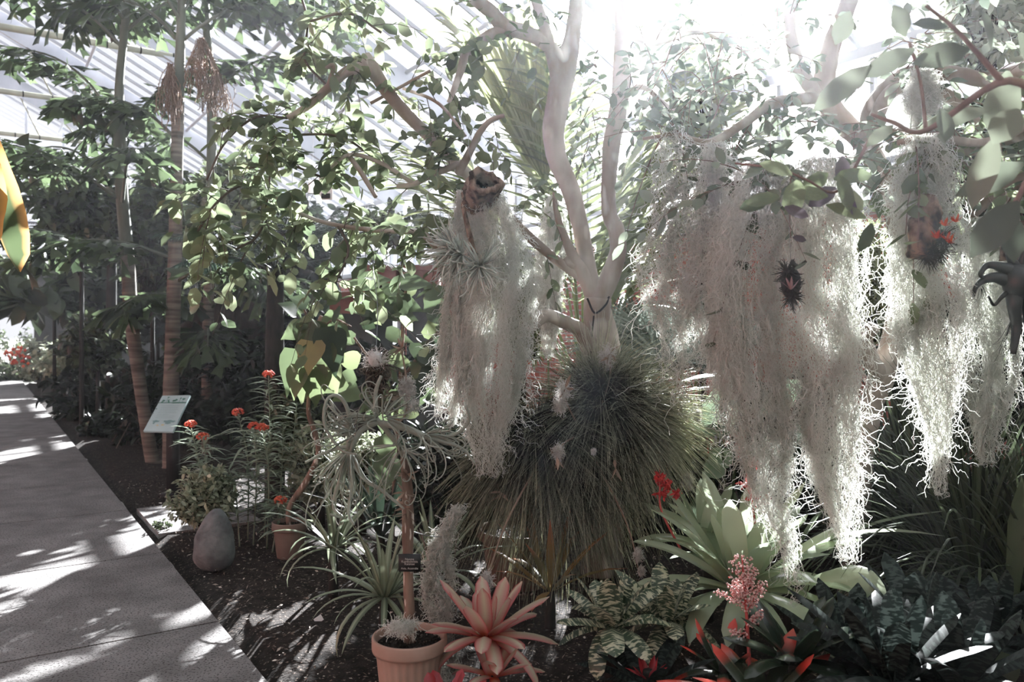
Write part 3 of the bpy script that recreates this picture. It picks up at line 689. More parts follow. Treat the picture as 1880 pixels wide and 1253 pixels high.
# ================================================================== CENTRE TREE
t = thing('branching_tree', 'smooth tan-barked tree forking low in the middle, with round pale leaves', 'tree', ground_under(1100, 5.0))
br = [B([(1102, 1052, 5.0, 36), (1098, 860, 5.0, 30), (1090, 700, 5.0, 25), (1093, 610, 5.0, 23), (1098, 548, 5.0, 26)]),
      B([(1098, 560, 5.0, 20), (1084, 505, 5.0, 14), (1072, 450, 5.0, 15), (1062, 400, 5.02, 16), (1046, 345, 5.05, 17), (1024, 295, 5.05, 19), (1016, 245, 5.05, 20), (1026, 180, 5.05, 22), (1036, 130, 5.05, 22), (1050, 70, 5.05, 15), (1059, 0, 5.05, 14), (1064, -80, 5.05, 13)]),
      B([(1030, 150, 5.05, 18), (1012, 95, 5.0, 12), (996, 40, 4.95, 10), (978, -20, 4.9, 9), (970, -80, 4.9, 8)]),
      B([(1034, 140, 5.05, 18), (1010, 88, 5.0, 14), (970, 62, 4.95, 13), (928, 50, 4.9, 15), (900, 20, 4.85, 13), (870, -5, 4.8, 12), (840, -50, 4.8, 10)]),
      B([(928, 52, 4.9, 11), (890, 70, 4.85, 10), (858, 95, 4.8, 9), (846, 130, 4.75, 7), (835, 160, 4.7, 6), (824, 188, 4.7, 4)]),
      B([(1096, 555, 5.0, 20), (1118, 512, 4.98, 18), (1134, 465, 4.96, 16), (1132, 425, 4.95, 15), (1118, 390, 4.95, 14), (1118, 330, 4.95, 14), (1124, 260, 4.95, 16), (1138, 180, 4.95, 17), (1142, 90, 4.95, 15), (1145, 0, 4.95, 15), (1146, -80, 4.95, 14)]),
      B([(1094, 700, 5.0, 18), (1084, 650, 4.95, 15), (1066, 608, 4.9, 14), (1040, 594, 4.85, 13), (1010, 580, 4.8, 12), (990, 584, 4.78, 14), (968, 602, 4.75, 15)]),
      B([(1090, 545, 5.0, 15), (1068, 500, 4.97, 13), (1058, 485, 4.96, 13), (1045, 455, 4.95, 9), (1030, 420, 4.95, 7), (1020, 380, 4.95, 5), (1018, 350, 4.95, 4)]),
      B([(1058, 488, 4.96, 11), (1042, 484, 4.95, 10), (1034, 476, 4.95, 9)]),
      B([(1112, 700, 5.15, 19), (1122, 640, 5.2, 17), (1112, 590, 5.2, 16), (1100, 550, 5.1, 14)]),
      B([(1120, 1050, 5.3, 24), (1126, 800, 5.25, 20), (1122, 650, 5.2, 17)]),
      B([(1080, 520, 5.0, 8), (1000, 460, 4.9, 9), (920, 385, 4.8, 10), (850, 312, 4.7, 11), (780, 243, 4.6, 11), (722, 182, 4.5, 12), (685, 128, 4.45, 14), (669, 104, 4.45, 12)]),
      B([(680, 125, 4.45, 12), (640, 130, 4.45, 10), (604, 160, 4.45, 8), (565, 195, 4.45, 7), (528, 217, 4.45, 5)]),
      B([(842, 318, 4.6, 8), (862, 280, 4.5, 7), (880, 245, 4.45, 6), (900, 222, 4.4, 5), (926, 212, 4.4, 4)]),
      B([(848, 300, 4.6, 7), (800, 318, 4.55, 6), (760, 338, 4.5, 5), (728, 342, 4.5, 4)]),
      B([(880, 560, 4.9, 6), (840, 480, 4.5, 7), (800, 452, 4.3, 7), (768, 427, 4.3, 6), (700, 424, 4.3, 5), (620, 414, 4.3, 4), (560, 396, 4.3, 3.5), (505, 362, 4.3, 3)]),
      B([(640, 285, 4.4, 5), (665, 320, 4.35, 5), (690, 362, 4.3, 4)]), B([(760, 338, 4.5, 4), (700, 300, 4.45, 4), (640, 285, 4.4, 4), (590, 325, 4.35, 3)]),
      B([(680, 190, 4.5, 3), (735, 160, 4.5, 3), (790, 130, 4.45, 3)]), B([(740, 162, 4.6, 3), (805, 190, 4.55, 3), (855, 250, 4.5, 2.5)]),
      B([(600, 165, 4.45, 4), (612, 120, 4.4, 4), (585, 135, 4.4, 3)]),
      B([(1142, 180, 4.95, 6), (1180, 160, 4.8, 5), (1240, 200, 4.7, 4), (1300, 160, 4.6, 3)]),
      B([(1140, 60, 4.95, 6), (1200, 80, 5.0, 5), (1280, 60, 5.1, 4), (1360, 90, 5.2, 3)])]
m = MB()
for k, b in enumerate(br): tube(m, b, n=len(b) * 7, sides=14 if b[:, 3].max() > .02 else 8, bump=.05, seed=k)
part('trunk', m, M_bark, t)
m = MB(); tube(m, B([(1078, 548, 4.9, 2), (1092, 575, 4.9, 2), (1112, 560, 4.92, 2), (1118, 545, 4.95, 2)]), sides=5)
tube(m, B([(1082, 700, 4.92, 1.5), (1085, 640, 4.9, 1.5), (1090, 580, 4.9, 1.5)]), sides=5); part('wire_tie', m, M_band, t)
# leafy twigs, left half
gl = [br[12], br[15], br[17], br[14], br[4],
      B([(528, 217, 4.45, 3), (470, 215, 4.4, 3), (415, 260, 4.3, 3), (380, 330, 4.2, 3)]),
      B([(604, 160, 4.45, 3), (560, 110, 4.4, 3), (565, 40, 4.3, 3), (545, -30, 4.2, 3)]),
      B([(565, 40, 4.3, 3), (640, 25, 4.3, 3), (700, 60, 4.3, 3)]),
      B([(505, 362, 4.3, 3), (450, 340, 4.1, 3), (400, 370, 4.0, 3), (360, 430, 4.0, 3)]),
      B([(620, 414, 4.3, 3), (640, 460, 4.2, 3), (615, 520, 4.1, 3)]),
      B([(590, 325, 4.35, 3), (520, 300, 4.3, 3), (450, 310, 4.2, 3)]),
      B([(500, 290, 4.4, 3), (480, 420, 4.2, 3), (430, 460, 4.1, 3)]), B([(700, 300, 4.5, 3), (620, 250, 4.5, 3), (500, 250, 4.5, 3)])]
tw, lf = twigs_on(gl, 135, .34, 8, .098, .029, 'round', 11, hang=.5, tmin=.15, stem_r=.003)
for b in gl[5:]: tube(tw, b * [1, 1, 1, .8], sides=5)
part('twig', tw, M_twig, t, label='thin dark twigs')
part('foliage', lf, M_round, t, label='round pale green leaves left of the trunk')
gl2 = [br[3], br[11], br[18], br[19], br[13], B([(880, 245, 4.4, 3), (930, 300, 4.5, 3), (990, 400, 4.6, 3)]), br[2]]
tw, lf = twigs_on(gl2, 46, .34, 8, .075, .021, 'round', 12, hang=.5, tmin=.15, stem_r=.0025)
part('twig', tw, M_twig, t); part('foliage', lf, M_round, t)
tw, lf = twigs_on([br[21], br[22], B([(1180, 100, 4.8, 3), (1230, 200, 4.8, 3), (1290, 260, 4.8, 3)]), B([(1100, 60, 5.2, 3), (1090, 180, 5.3, 3), (1080, 300, 5.4, 3)])], 60, .35, 8, .07, .02, 'ovate', 13, hang=.4)
part('twig', tw, M_twig, t); part('foliage', lf, M_roundblue, t)

# ================================================================== RIGHT TREE (reaches over from the right)
t = thing('overhanging_tree', 'knobbly tan tree behind the widest moss curtain, branches reaching across the top right', 'tree', ground_under(1560, 4.7))
rb = [B([(1560, 1095, 4.7, 24), (1585, 850, 4.7, 18), (1598, 760, 4.65, 18), (1618, 690, 4.6, 24), (1640, 620, 4.6, 20), (1655, 500, 4.6, 18), (1640, 380, 4.6, 18), (1590, 270, 4.6, 20), (1520, 190, 4.6, 20), (1520, 110, 4.6, 18), (1548, 30, 4.6, 16), (1580, -60, 4.6, 14)]),
      B([(1618, 700, 4.6, 16), (1600, 660, 4.5, 15), (1588, 620, 4.45, 14), (1604, 600, 4.4, 12)]),
      B([(1520, 200, 4.6, 14), (1470, 130, 4.55, 12), (1450, 50, 4.5, 11), (1455, -60, 4.5, 10)]),
      B([(1590, 270, 4.6, 15), (1600, 200, 4.4, 15), (1660, 140, 4.2, 14), (1740, 134, 4.0, 14), (1820, 146, 3.8, 14), (1900, 120, 3.6, 14), (2000, 100, 3.4, 13)]),
      B([(1600, 230, 4.4, 12), (1640, 165, 4.2, 13), (1700, 160, 4.1, 12), (1760, 190, 4.0, 10), (1800, 230, 3.9, 8)]),
      B([(1640, 240, 4.3, 9), (1700, 262, 4.0, 10), (1790, 275, 3.7, 12), (1860, 250, 3.5, 13), (1940, 220, 3.3, 13)]),
      B([(1760, 430, 3.8, 7), (1790, 390, 3.8, 9), (1840, 350, 3.7, 11), (1900, 320, 3.6, 13), (1980, 290, 3.5, 14)]),
      B([(1500, 180, 4.6, 12), (1420, 190, 4.2, 10), (1360, 230, 3.9, 9), (1300, 262, 3.7, 7), (1240, 248, 3.6, 5), (1180, 255, 3.6, 3)]),
      B([(1590, 270, 4.6, 14), (1560, 300, 4.2, 12), (1500, 330, 3.6, 10), (1430, 335, 3.35, 8), (1380, 325, 3.3, 5)]),
      B([(1880, 235, 3.4, 9), (1800, 262, 3.35, 8), (1720, 252, 3.3, 8), (1650, 262, 3.25, 6)]),
      B([(1870, 430, 4.0, 10), (1850, 360, 3.9, 10), (1880, 300, 3.8, 9)])]
m = MB()
for k, b in enumerate(rb): tube(m, b, n=len(b) * 7, sides=12, bump=.09, seed=40 + k)
part('trunk', m, M_bark, t)
gr = rb[2:6] + rb[7:10] + [B([(1520, 110, 4.6, 4), (1400, 60, 4.5, 4), (1280, 80, 4.4, 4), (1200, 140, 4.3, 4)]), B([(1460, 60, 4.3, 3), (1340, 140, 4.2, 3), (1220, 190, 4.1, 3)]),
     B([(1600, 100, 4.6, 3), (1700, 60, 4.5, 3), (1850, 30, 4.5, 3)]), B([(1400, 200, 4.1, 3), (1330, 300, 4.0, 3)]), B([(1560, 240, 4.1, 3), (1480, 220, 3.9, 3), (1400, 170, 3.9, 3)])]
tw, lf = twigs_on(gr, 170, .42, 8, .08, .021, 'ovate', 21, hang=.35, tmin=.1, stem_r=.003)
part('twig', tw, M_redtwig, t); part('foliage', lf, M_roundblue, t)
tw, lf = twigs_on([rb[5], rb[6], rb[9], B([(1860, 120, 5.0, 3), (1860, 300, 5.0, 3), (1800, 420, 5.0, 3)])], 60, .4, 8, .09, .028, 'round', 22, hang=.4, tmin=.1)
part('twig', tw, M_redtwig, t); part('foliage', lf, M_round, t)
# close spray of leaves in front, out of focus
t = thing('leafy_spray', 'large blurred leaves on a reddish twig hanging in from the upper right corner', 'branch', P(1900, 180, 1.9))
m = MB(); sb = [B([(2100, 120, 1.9, 12), (1950, 180, 1.9, 10), (1840, 150, 1.9, 7), (1700, 240, 2.0, 5), (1640, 225, 2.1, 4), (1600, 210, 2.15, 3)]),
    B([(1950, 180, 1.9, 8), (1900, 300, 1.9, 6), (1860, 380, 1.9, 4)]), B([(1840, 150, 1.9, 6), (1760, 60, 1.9, 4), (1700, 10, 1.9, 3)]), B([(1700, 240, 2.0, 4), (1690, 150, 2.05, 3), (1670, 80, 2.1, 3)])]
for b in sb: tube(m, b, sides=7)
part('twig', m, M_redtwig, t)
m = MB(); g = R(77)
spec = [(1850, 130, -20, 130, 60, 34), (1830, 250, -40, 130, 52, 26), (1870, 60, 60, 130, 56, 30), (1780, 90, -110, 30, 40, 22), (1740, 50, -60, -12, 36, 18), (1730, 200, -6, 70, 30, 20),
        (1880, 300, -130, 60, 60, 26), (1870, 370, -80, 90, 60, 30), (1850, 390, 10, 90, 50, 26), (1820, 200, -140, 30, 44, 18), (1600, 120, -110, 80, 40, 24), (1680, 90, -90, 40, 40, 22),
        (1800, 20, 60, 60, 40, 22), (1870, 200, -50, 60, 50, 28), (1640, 230, -60, 40, 24, 14), (1720, 250, 40, 10, 24, 14), (1560, 20, -20, 60, 34, 20), (1640, 10, 30, 50, 34, 20)]
bs = np.array([P(a, b, 1.95 + g.uniform(-.15, .15)) for a, b, *_ in spec]); dd = np.array([[dx, g.normal(0, 25), -dy] for _, _, dx, dy, _, _ in spec], float)
L_ = np.array([math.hypot(s[2], s[3]) / FPX * 1.95 * 1.0 for s in spec]); W_ = np.array([s[5] / FPX * 1.95 for s in spec])
leaves(m, bs, dd, np.tile([.2, -1, .5], (len(spec), 1)) + g.normal(0, .3, (len(spec), 3)), L_, W_, 'ovate', .15, .25, seed=5)
part('foliage', m, M_spray, t)
t = thing('leafy_spray', 'small twig of green and purple leaves in front of the widest moss curtain', 'branch', P(1450, 330, 2.3))
m = MB(); tube(m, B([(1600, 250, 2.3, 3), (1540, 350, 2.3, 3), (1480, 330, 2.3, 2.5), (1430, 310, 2.3, 2.5), (1350, 300, 2.4, 2)]), sides=6)
part('twig', m, M_redtwig, t); m = MB(); tube(m, B([(1452, 318, 2.3, 1), (1450, 400, 2.3, .8), (1452, 438, 2.3, .8)]), sides=4); part('twig', m, M_redtwig, t)
spec = [(1465, 330, -5, 65, 20), (1430, 360, -60, 12, 14), (1540, 320, 20, 65, 16), (1470, 350, 50, -30, 16), (1550, 350, 30, 40, 14), (1520, 360, -70, -10, 14), (1395, 300, 55, 20, 14), (1600, 320, -80, 10, 16), (1590, 400, -70, -25, 12), (1600, 410, -10, 55, 16), (1410, 370, -50, 10, 14)]
spec2 = [(1535, 345, -50, 32, 16), (1545, 350, 18, 42, 12), (1550, 350, 30, 45, 13), (1455, 436, 26, 5, 7), (1440, 380, 45, 18, 10), (1545, 345, 2, -60, 14)]
for sp_, M_, nm in ((spec, M_round, 'foliage'), (spec2, M_purple, 'foliage')):
    m = MB(); bs = np.array([P(a, b, 2.3 + g.uniform(-.1, .1)) for a, b, *_ in sp_]); dd = np.array([[dx, g.normal(0, 12), -dy] for _, _, dx, dy, _ in sp_], float)
    leaves(m, bs, dd, np.tile([.2, -1, .3], (len(sp_), 1)) + g.normal(0, .25, (len(sp_), 3)), np.array([math.hypot(s[2], s[3]) / FPX * 2.3 for s in sp_]), np.array([s[4] / FPX * 2.3 for s in sp_]), 'round', .12, .25, seed=6)
    part(nm, m, M_, t, label='purple leaves' if M_ is M_purple else 'pale green leaves')

# ================================================================== SPANISH MOSS
def moss_thing(cols, Y, N, label, **k):
    m = MB(); moss(m, cols, Y, N, **k)
    return single('spanish_moss', m, M_moss, P(cols[0][0], cols[0][1], Y), label, 'spanish moss', 'hanging curtains of spanish moss')
moss_thing([(900, 340, 16), (905, 380, 42), (920, 440, 52), (925, 520, 55), (920, 600, 58), (912, 680, 66), (905, 740, 64), (900, 790, 44), (905, 850, 18)], 4.0, 1500,
           'pale spanish moss hanging from the hollow cork tube', seed=1, seglen=.34, rad=.0015, lobes=9, wig=1.15)
moss_thing([(852, 350, 14), (850, 420, 22), (848, 540, 24), (842, 620, 34), (835, 700, 48), (830, 760, 30)], 4.1, 1300,
           'narrow spanish moss strand below the silver airplant, left of the cork tube curtain', seed=2, rad=.0015)
m1 = [(1400, 300, 30), (1395, 360, 60), (1385, 450, 75), (1375, 560, 60), (1385, 680, 64), (1400, 780, 62), (1410, 860, 50), (1405, 920, 34), (1440, 1000, 12), (1455, 1080, 5)]
moss_thing(m1, 3.3, 1500, 'left half of the widest moss curtain, ending over the red flower spike', seed=3, seglen=.36, rad=.0014, lobes=10, wig=1.35, fl=.075)
moss_thing([(1500, 290, 30), (1510, 370, 60), (1520, 470, 62), (1525, 580, 60), (1530, 680, 62), (1525, 780, 58), (1530, 860, 52), (1545, 930, 34), (1560, 1000, 10)], 3.2, 1300,
           'right half of the widest moss curtain, reaching down to the green bromeliad', seed=4, seglen=.36, rad=.0014, lobes=10, wig=1.35, fl=.075)
moss_thing([(1700, 250, 30), (1695, 310, 56), (1690, 400, 60), (1690, 480, 58), (1700, 570, 62), (1705, 660, 58), (1715, 740, 42), (1720, 800, 26), (1725, 880, 8)], 3.25, 1500,
           'spanish moss around the cork slab with red-flowered airplants', seed=5, seglen=.3, rad=.0015, lobes=9, wig=1.1)
moss_thing([(1810, 400, 30), (1815, 480, 44), (1818, 580, 46), (1820, 680, 46), (1815, 760, 36), (1812, 830, 14)], 3.7, 1300,
           'greyer spanish moss behind the dark bulb-leaved airplant at the right edge', seed=6, seglen=.3, rad=.0016, lobes=5, tone=(0, .6))
moss_thing([(1012, 360, 8), (1014, 420, 20), (1012, 500, 24), (1008, 570, 20), (1005, 640, 8)], 5.4, 900,
           'thin spanish moss strand hanging just left of the forked trunk', seed=7, rad=.0017, seglen=.4)
moss_thing([(1235, 235, 20), (1240, 300, 34), (1235, 400, 26), (1225, 480, 44), (1235, 560, 50), (1240, 640, 30), (1245, 720, 12)], 3.6, 380,
           'sparse spanish moss in front of the red brick wall', seed=8, rad=.0017, seglen=.35, wig=1.8, fringe=.5, fl=.11)
moss_thing([(1310, 262, 20), (1320, 400, 34), (1318, 500, 36), (1320, 600, 40), (1330, 700, 26), (1335, 760, 10)], 3.5, 800,
           'sparse spanish moss between the brick wall and the widest curtain', seed=9, rad=.0016, seglen=.35, wig=1.6, fringe=.35, fl=.11)
moss_thing([(842, 930, 5), (824, 965, 8), (806, 1000, 12), (802, 1050, 13), (806, 1100, 12), (812, 1150, 9), (820, 1200, 9), (826, 1250, 6)], 3.45, 520,
           'curly moss rope hanging beside the stake above the terracotta pot', seed=10, seglen=.13, rad=.0014, wig=1.5, fl=.03, lobes=3, fringe=.4)
moss_thing([(1690, 130, 12), (1695, 200, 18), (1700, 262, 14)], 3.6, 500,
           'short tuft of spanish moss draped on the upper right branch', seed=11, seglen=.2, rad=.0016, wig=1.6)

# ================================================================== CORK PIECES AND AIRPLANTS ON THEM
def rot_to(V, axis):
    q = Vector((0, 0, 1)).rotation_difference(Vector(tuple(nrm(np.asarray(axis, float))))).to_matrix()
    return V @ np.array(q).T
def hollow_log(c, axis, ro, ri, ln, seed, flat=.8):
    g = R(seed); seg, k = 30, 12; th = np.linspace(0, 2 * np.pi, seg, endpoint=False)
    prof = [(ri * .9, -ln / 2), (ro, -ln / 2)] + [(ro, z) for z in np.linspace(-ln / 2, ln / 2, k)[1:-1]] + [(ro, ln / 2), ((ro + ri) / 2, ln / 2 + .006), (ri, ln / 2)] + [(ri, z) for z in np.linspace(ln / 2, -ln / 2, k)[1:-1]] + [(ri * .9, -ln / 2)]
    prof = np.array(prof); rr = prof[:, 0][:, None] * (1 + .13 * np.sin(th * 3 + 1)[None] + .06 * np.sin(th * 7)[None] + g.normal(0, .05, (len(prof), seg)))
    V = np.stack([rr * np.cos(th), rr * np.sin(th) * flat, prof[:, 1][:, None] + 0 * rr + g.normal(0, .004, rr.shape)], -1).reshape(-1, 3)
    m = MB(); i = np.arange(len(prof) - 1)[:, None] * seg; j = np.arange(seg)[None]; j2 = (j + 1) % seg
    F = np.stack([i + j, i + j2, i + seg + j2, i + seg + j], -1).reshape(-1, 4)
    return m.add(rot_to(V, axis) + np.asarray(c), F)
c = P(882, 352, 3.95)
t = thing('cork_tube', 'hollow piece of brown cork bark hanging by a wire, open end facing the path', 'cork bark', c + [0, 0, .1])
part('bark', hollow_log(c, (.25, -.85, .35), .082, .05, .2, 3), M_cork, t)
m = MB(); tube(m, [[*(P(868, 312, 3.95)), .0015], [*P(860, 262, 4.1), .0015], [*P(866, 238, 4.42), .0015]], sides=4); part('hanger_wire', m, M_wire, t)
t = thing('spiky_airplant', 'silver-grey spiky airplant on a twig left of the cork tube moss', 'airplant', P(868, 460, 3.9))
for cx, cy, n, az, sd in ((848, 468, 150, (1.9, 5.0), 1), (835, 455, 80, (2.2, 4.6), 2), (880, 490, 80, (3.5, 6.0), 3)):
    m = MB(); curls(m, P(cx, cy, 3.72), n, .21, .0058, (.05, .22), sd, el=(-75, 60), rad0=.01, azr=az, grav=.25, sides=4); part('leaf_rosette', m, M_spiky, t)
m = MB(); tube(m, B([(850, 380, 3.95, 4), (862, 430, 3.92, 5), (875, 480, 3.9, 4)]), sides=7); part('stem', m, M_cork, t)
c = P(1700, 430, 3.12)
t = thing('cork_slab', 'brown cork slab in the moss carrying four red airplant flowers', 'cork bark', c)
m = MB(); g = R(9)
tube(m, [[*P(1706, 360, 3.13), .026], [*P(1700, 400, 3.12), .045], [*P(1693, 440, 3.1), .05], [*P(1688, 475, 3.1), .04]], n=18, sides=22, bump=.3, seed=9); part('bark', m, M_cork, t)
t = thing('red_flowered_airplant', 'small dark airplant clump with orange-red flowers on the cork slab', 'airplant', P(1715, 455, 3.05))
m = MB()
for a, b in ((1712, 458), (1730, 435), (1700, 470), (1725, 462)): curls(m, P(a, b, 3.05), 60, .085, .0022, (.02, .2), int(a + b), el=(-80, 60), rad0=.004, sides=3, grav=.2)
part('leaf_rosette', m, M_airdark, t)
for a, b in ((1720, 438), (1738, 440), (1744, 447), (1735, 415), (1755, 408)):
    m = MB(); rosette(m, P(a, b, 3.02), 9, .035, .005, (85, 20), (5, 25), 'petal', seed=a, base_r=.002); part('flower', m, M_orfl, t)
t = thing('dark_airplant', 'small blackish airplant ball with a pinkish centre hanging before the moss', 'airplant', P(1452, 480, 2.9))
m = MB()
for a, b, n in ((1450, 520, 160), (1455, 545, 90), (1445, 500, 90)): curls(m, P(a, b, 2.9), n, .06, .0026, (.02, .35), int(a + b), el=(-90, 80), rad0=.008, sides=3, grav=.2)
ball(m, P(1452, 520, 2.92), .045, 12, 8, (.8, .7, 1.3), .2)
tube(m, B([(1452, 480, 2.9, 5), (1465, 490, 2.9, 4), (1480, 480, 2.9, 3)]), sides=6, bump=.2); part('leaf_rosette', m, M_airdark, t)
m = MB(); rosette(m, P(1452, 532, 2.84), 10, .05, .005, (85, 50), (0, 20), 'petal', seed=5, base_r=.002); part('flower', m, leafmat('pinkish_centre', (150, 100, 100), (196, 150, 146), trans=.2), t)
m = MB(); tube(m, [[*P(1452, 480, 2.9), .001], [*P(1448, 400, 2.95), .001], [*P(1446, 330, 3.3), .001]], sides=4); part('hanger_wire', m, M_wire, t)
t = thing('cork_tube', 'short cork bark piece at the right edge holding the dark bulb airplant', 'cork bark', P(1868, 440, 3.3))
part('bark', hollow_log(P(1870, 445, 3.3), (-.1, -.35, .9), .062, .04, .15, 5), M_cork, t)
t = thing('bulb_airplant', 'blackish tentacled bulb airplant on cork at the right edge, roots hanging', 'airplant', P(1860, 500, 3.2))
m = MB()
for pts in ([(1866, 505, 22), (1835, 490, 9), (1812, 488, 6), (1800, 505, 4), (1810, 512, 2)], [(1860, 520, 16), (1830, 510, 10), (1805, 515, 7), (1790, 530, 4), (1788, 545, 2)],
            [(1868, 495, 12), (1852, 470, 5), (1850, 440, 3), (1854, 425, 1.5)], [(1872, 500, 10), (1880, 460, 5), (1878, 430, 2)], [(1866, 520, 18), (1862, 560, 13), (1866, 600, 9), (1860, 650, 5)],
            [(1872, 510, 14), (1885, 560, 10), (1890, 620, 6)], [(1868, 500, 26), (1868, 520, 26), (1868, 540, 20)], [(1858, 530, 8), (1840, 545, 4), (1825, 560, 3), (1815, 545, 2)]):
    tube(m, B([(a, b, 3.2 - .02 * (k % 2), r) for k, (a, b, r) in enumerate(pts)]), n=24, sides=12, bump=.05, seed=len(pts))
part('leaf_rosette', m, M_octo, t)
m = MB(); curls(m, P(1862, 580, 3.2), 30, .25, .0012, (.1, .5), 8, el=(-90, -50), sides=3); part('root', m, M_octo, t); m = MB(); curls(m, P(1800, 520, 3.2), 22, .08, .001, (.1, .6), 9, el=(-90, -10), sides=3); part('root', m, M_octo, t)

# ================================================================== NEEDLE-LEAVED BALL on the trunk
c1, c2 = P(1105, 745, 4.55), P(985, 800, 4.45)
t = thing('needle_airplant', 'huge dark ball of needle-thin leaves mounted on the forked trunk', 'airplant', c1)
def needles(mb, c, N, L, r, seed, sq=(1, 1, 1), el0=-.15, droop=.55, az=None, up=None):
    g = R(seed); v = g.normal(size=(N, 3)); v[:, 2] += el0
    if az is not None: v += np.asarray(az)
    v = nrm(v); p0 = np.asarray(c) + v * g.uniform(.02, .12, (N, 1)) * np.array([1, 1, .7])
    M = 8; tt = np.linspace(0, 1, M)[None, :, None]; ll = L * g.uniform(.45, 1.15, (N, 1, 1)) * (1 + .35 * np.clip(-v[:, 2], 0, 1))[:, None, None]
    path = p0[:, None] + v[:, None] * ll * tt + np.array([0, 0, -1.0]) * ll * droop * tt ** 2 * g.uniform(.3, 1.2, (N, 1, 1)) + g.normal(0, .05, (N, 1, 3)) * ll * tt ** 2
    strands(mb, path, np.linspace(r, r * .45, M)[None] * np.ones((N, 1)), 3, seed=seed)
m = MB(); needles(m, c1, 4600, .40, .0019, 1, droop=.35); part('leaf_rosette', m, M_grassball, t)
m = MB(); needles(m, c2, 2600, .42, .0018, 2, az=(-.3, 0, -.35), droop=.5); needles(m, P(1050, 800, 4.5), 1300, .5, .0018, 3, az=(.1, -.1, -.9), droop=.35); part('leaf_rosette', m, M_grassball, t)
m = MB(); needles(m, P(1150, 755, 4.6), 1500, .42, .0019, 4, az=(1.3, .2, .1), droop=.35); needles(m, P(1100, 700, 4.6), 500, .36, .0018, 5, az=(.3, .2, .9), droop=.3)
part('leaf_rosette', m, leafmat('sunlit_tone_needle_leaf', (150, 156, 110), (214, 216, 178), trans=.45, rough=.4, spec=.6, base=((60, 76, 44), .3, .05)), t, label='right-side needles with sunlight put into their pale colour')  # lit copy of the needle material, sunlight put into its paler colour
m = MB(); ball(m, P(1060, 775, 4.6), .2, 16, 10, (1.3, .8, .8), .1); tube(m, [[*P(1060, 780, 4.6), .05], [*P(1095, 760, 5.0), .05]], sides=8); part('root_mass', m, M_darktrunk, t)
def fluff(c, h, seed, w=.5, n=240):
    g = R(seed); u = nrm(g.normal(size=(n, 3))); p0 = np.asarray(c) + u * g.uniform(0, .8, (n, 1)) * np.array([h * w, h * w, h])
    d = nrm(u + g.normal(0, .5, (n, 3))); tt = np.linspace(0, 1, 4)[None, :, None]
    f = MB(); strands(f, p0[:, None] + d[:, None] * h * .5 * tt + g.normal(0, h * .1, (n, 4, 3)), .0009, 3, seed=seed); ball(f, c, h * .5, 8, 6, (w, w, 1.3), .8)
    return f
for k, (a, b, y, h) in enumerate(((1035, 718, 4.0, .06), (1028, 745, 4.0, .055), (1115, 655, 4.3, .07), (1280, 765, 4.6, .05), (1025, 830, 3.95, .05), (1090, 830, 4.0, .02), (1172, 1020, 4.0, .04), (1178, 1050, 4.0, .03), (893, 1068, 3.7, .05), (1262, 885, 4.5, .06))):
    part('seed_fluff', fluff(P(a, b, y), h, 50 + k), M_fluff, t, label='cream seed fluff')
m = MB(); g = R(19)
for a, b, y in ((1038, 712, 3.98), (1120, 650, 4.28), (1022, 838, 3.94), (1230, 735, 4.6), (920, 905, 4.2), (1130, 860, 4.0)):
    m = MB(); k = 5; leaves(m, np.repeat(P(a, b, y)[None], k, 0), nrm(g.normal(size=(k, 3)) + [0, 0, -.8]), nrm(g.normal(size=(k, 3))), .07, .009, 'lance', .3, .5, seed=a); part('dry_husk', m, M_husk, t)
# stalks that carry the fluff
m = MB()
for pts in ([(1060, 780, 4.4, 2), (1040, 740, 4.05, 1.5), (1035, 715, 4.0, 1.2)], [(1100, 760, 4.5, 2), (1120, 690, 4.35, 1.5), (1118, 640, 4.3, 1.5)], [(1120, 760, 4.5, 2), (1230, 750, 4.6, 1.5), (1290, 770, 4.6, 1.5)],
            [(1060, 800, 4.4, 2), (1030, 820, 4.0, 1.5), (1020, 860, 3.95, 1)], [(1080, 820, 4.4, 2), (1150, 960, 4.1, 1.5), (1175, 1060, 4.0, 1)], [(1000, 830, 4.4, 2), (930, 960, 3.9, 2), (893, 1070, 3.7, 1.5)], [(1120, 780, 4.5, 2), (1220, 840, 4.5, 1.5), (1265, 900, 4.5, 1)]):
    tube(m, B(pts), sides=5)
part('flower_stalk', m, M_husk, t)

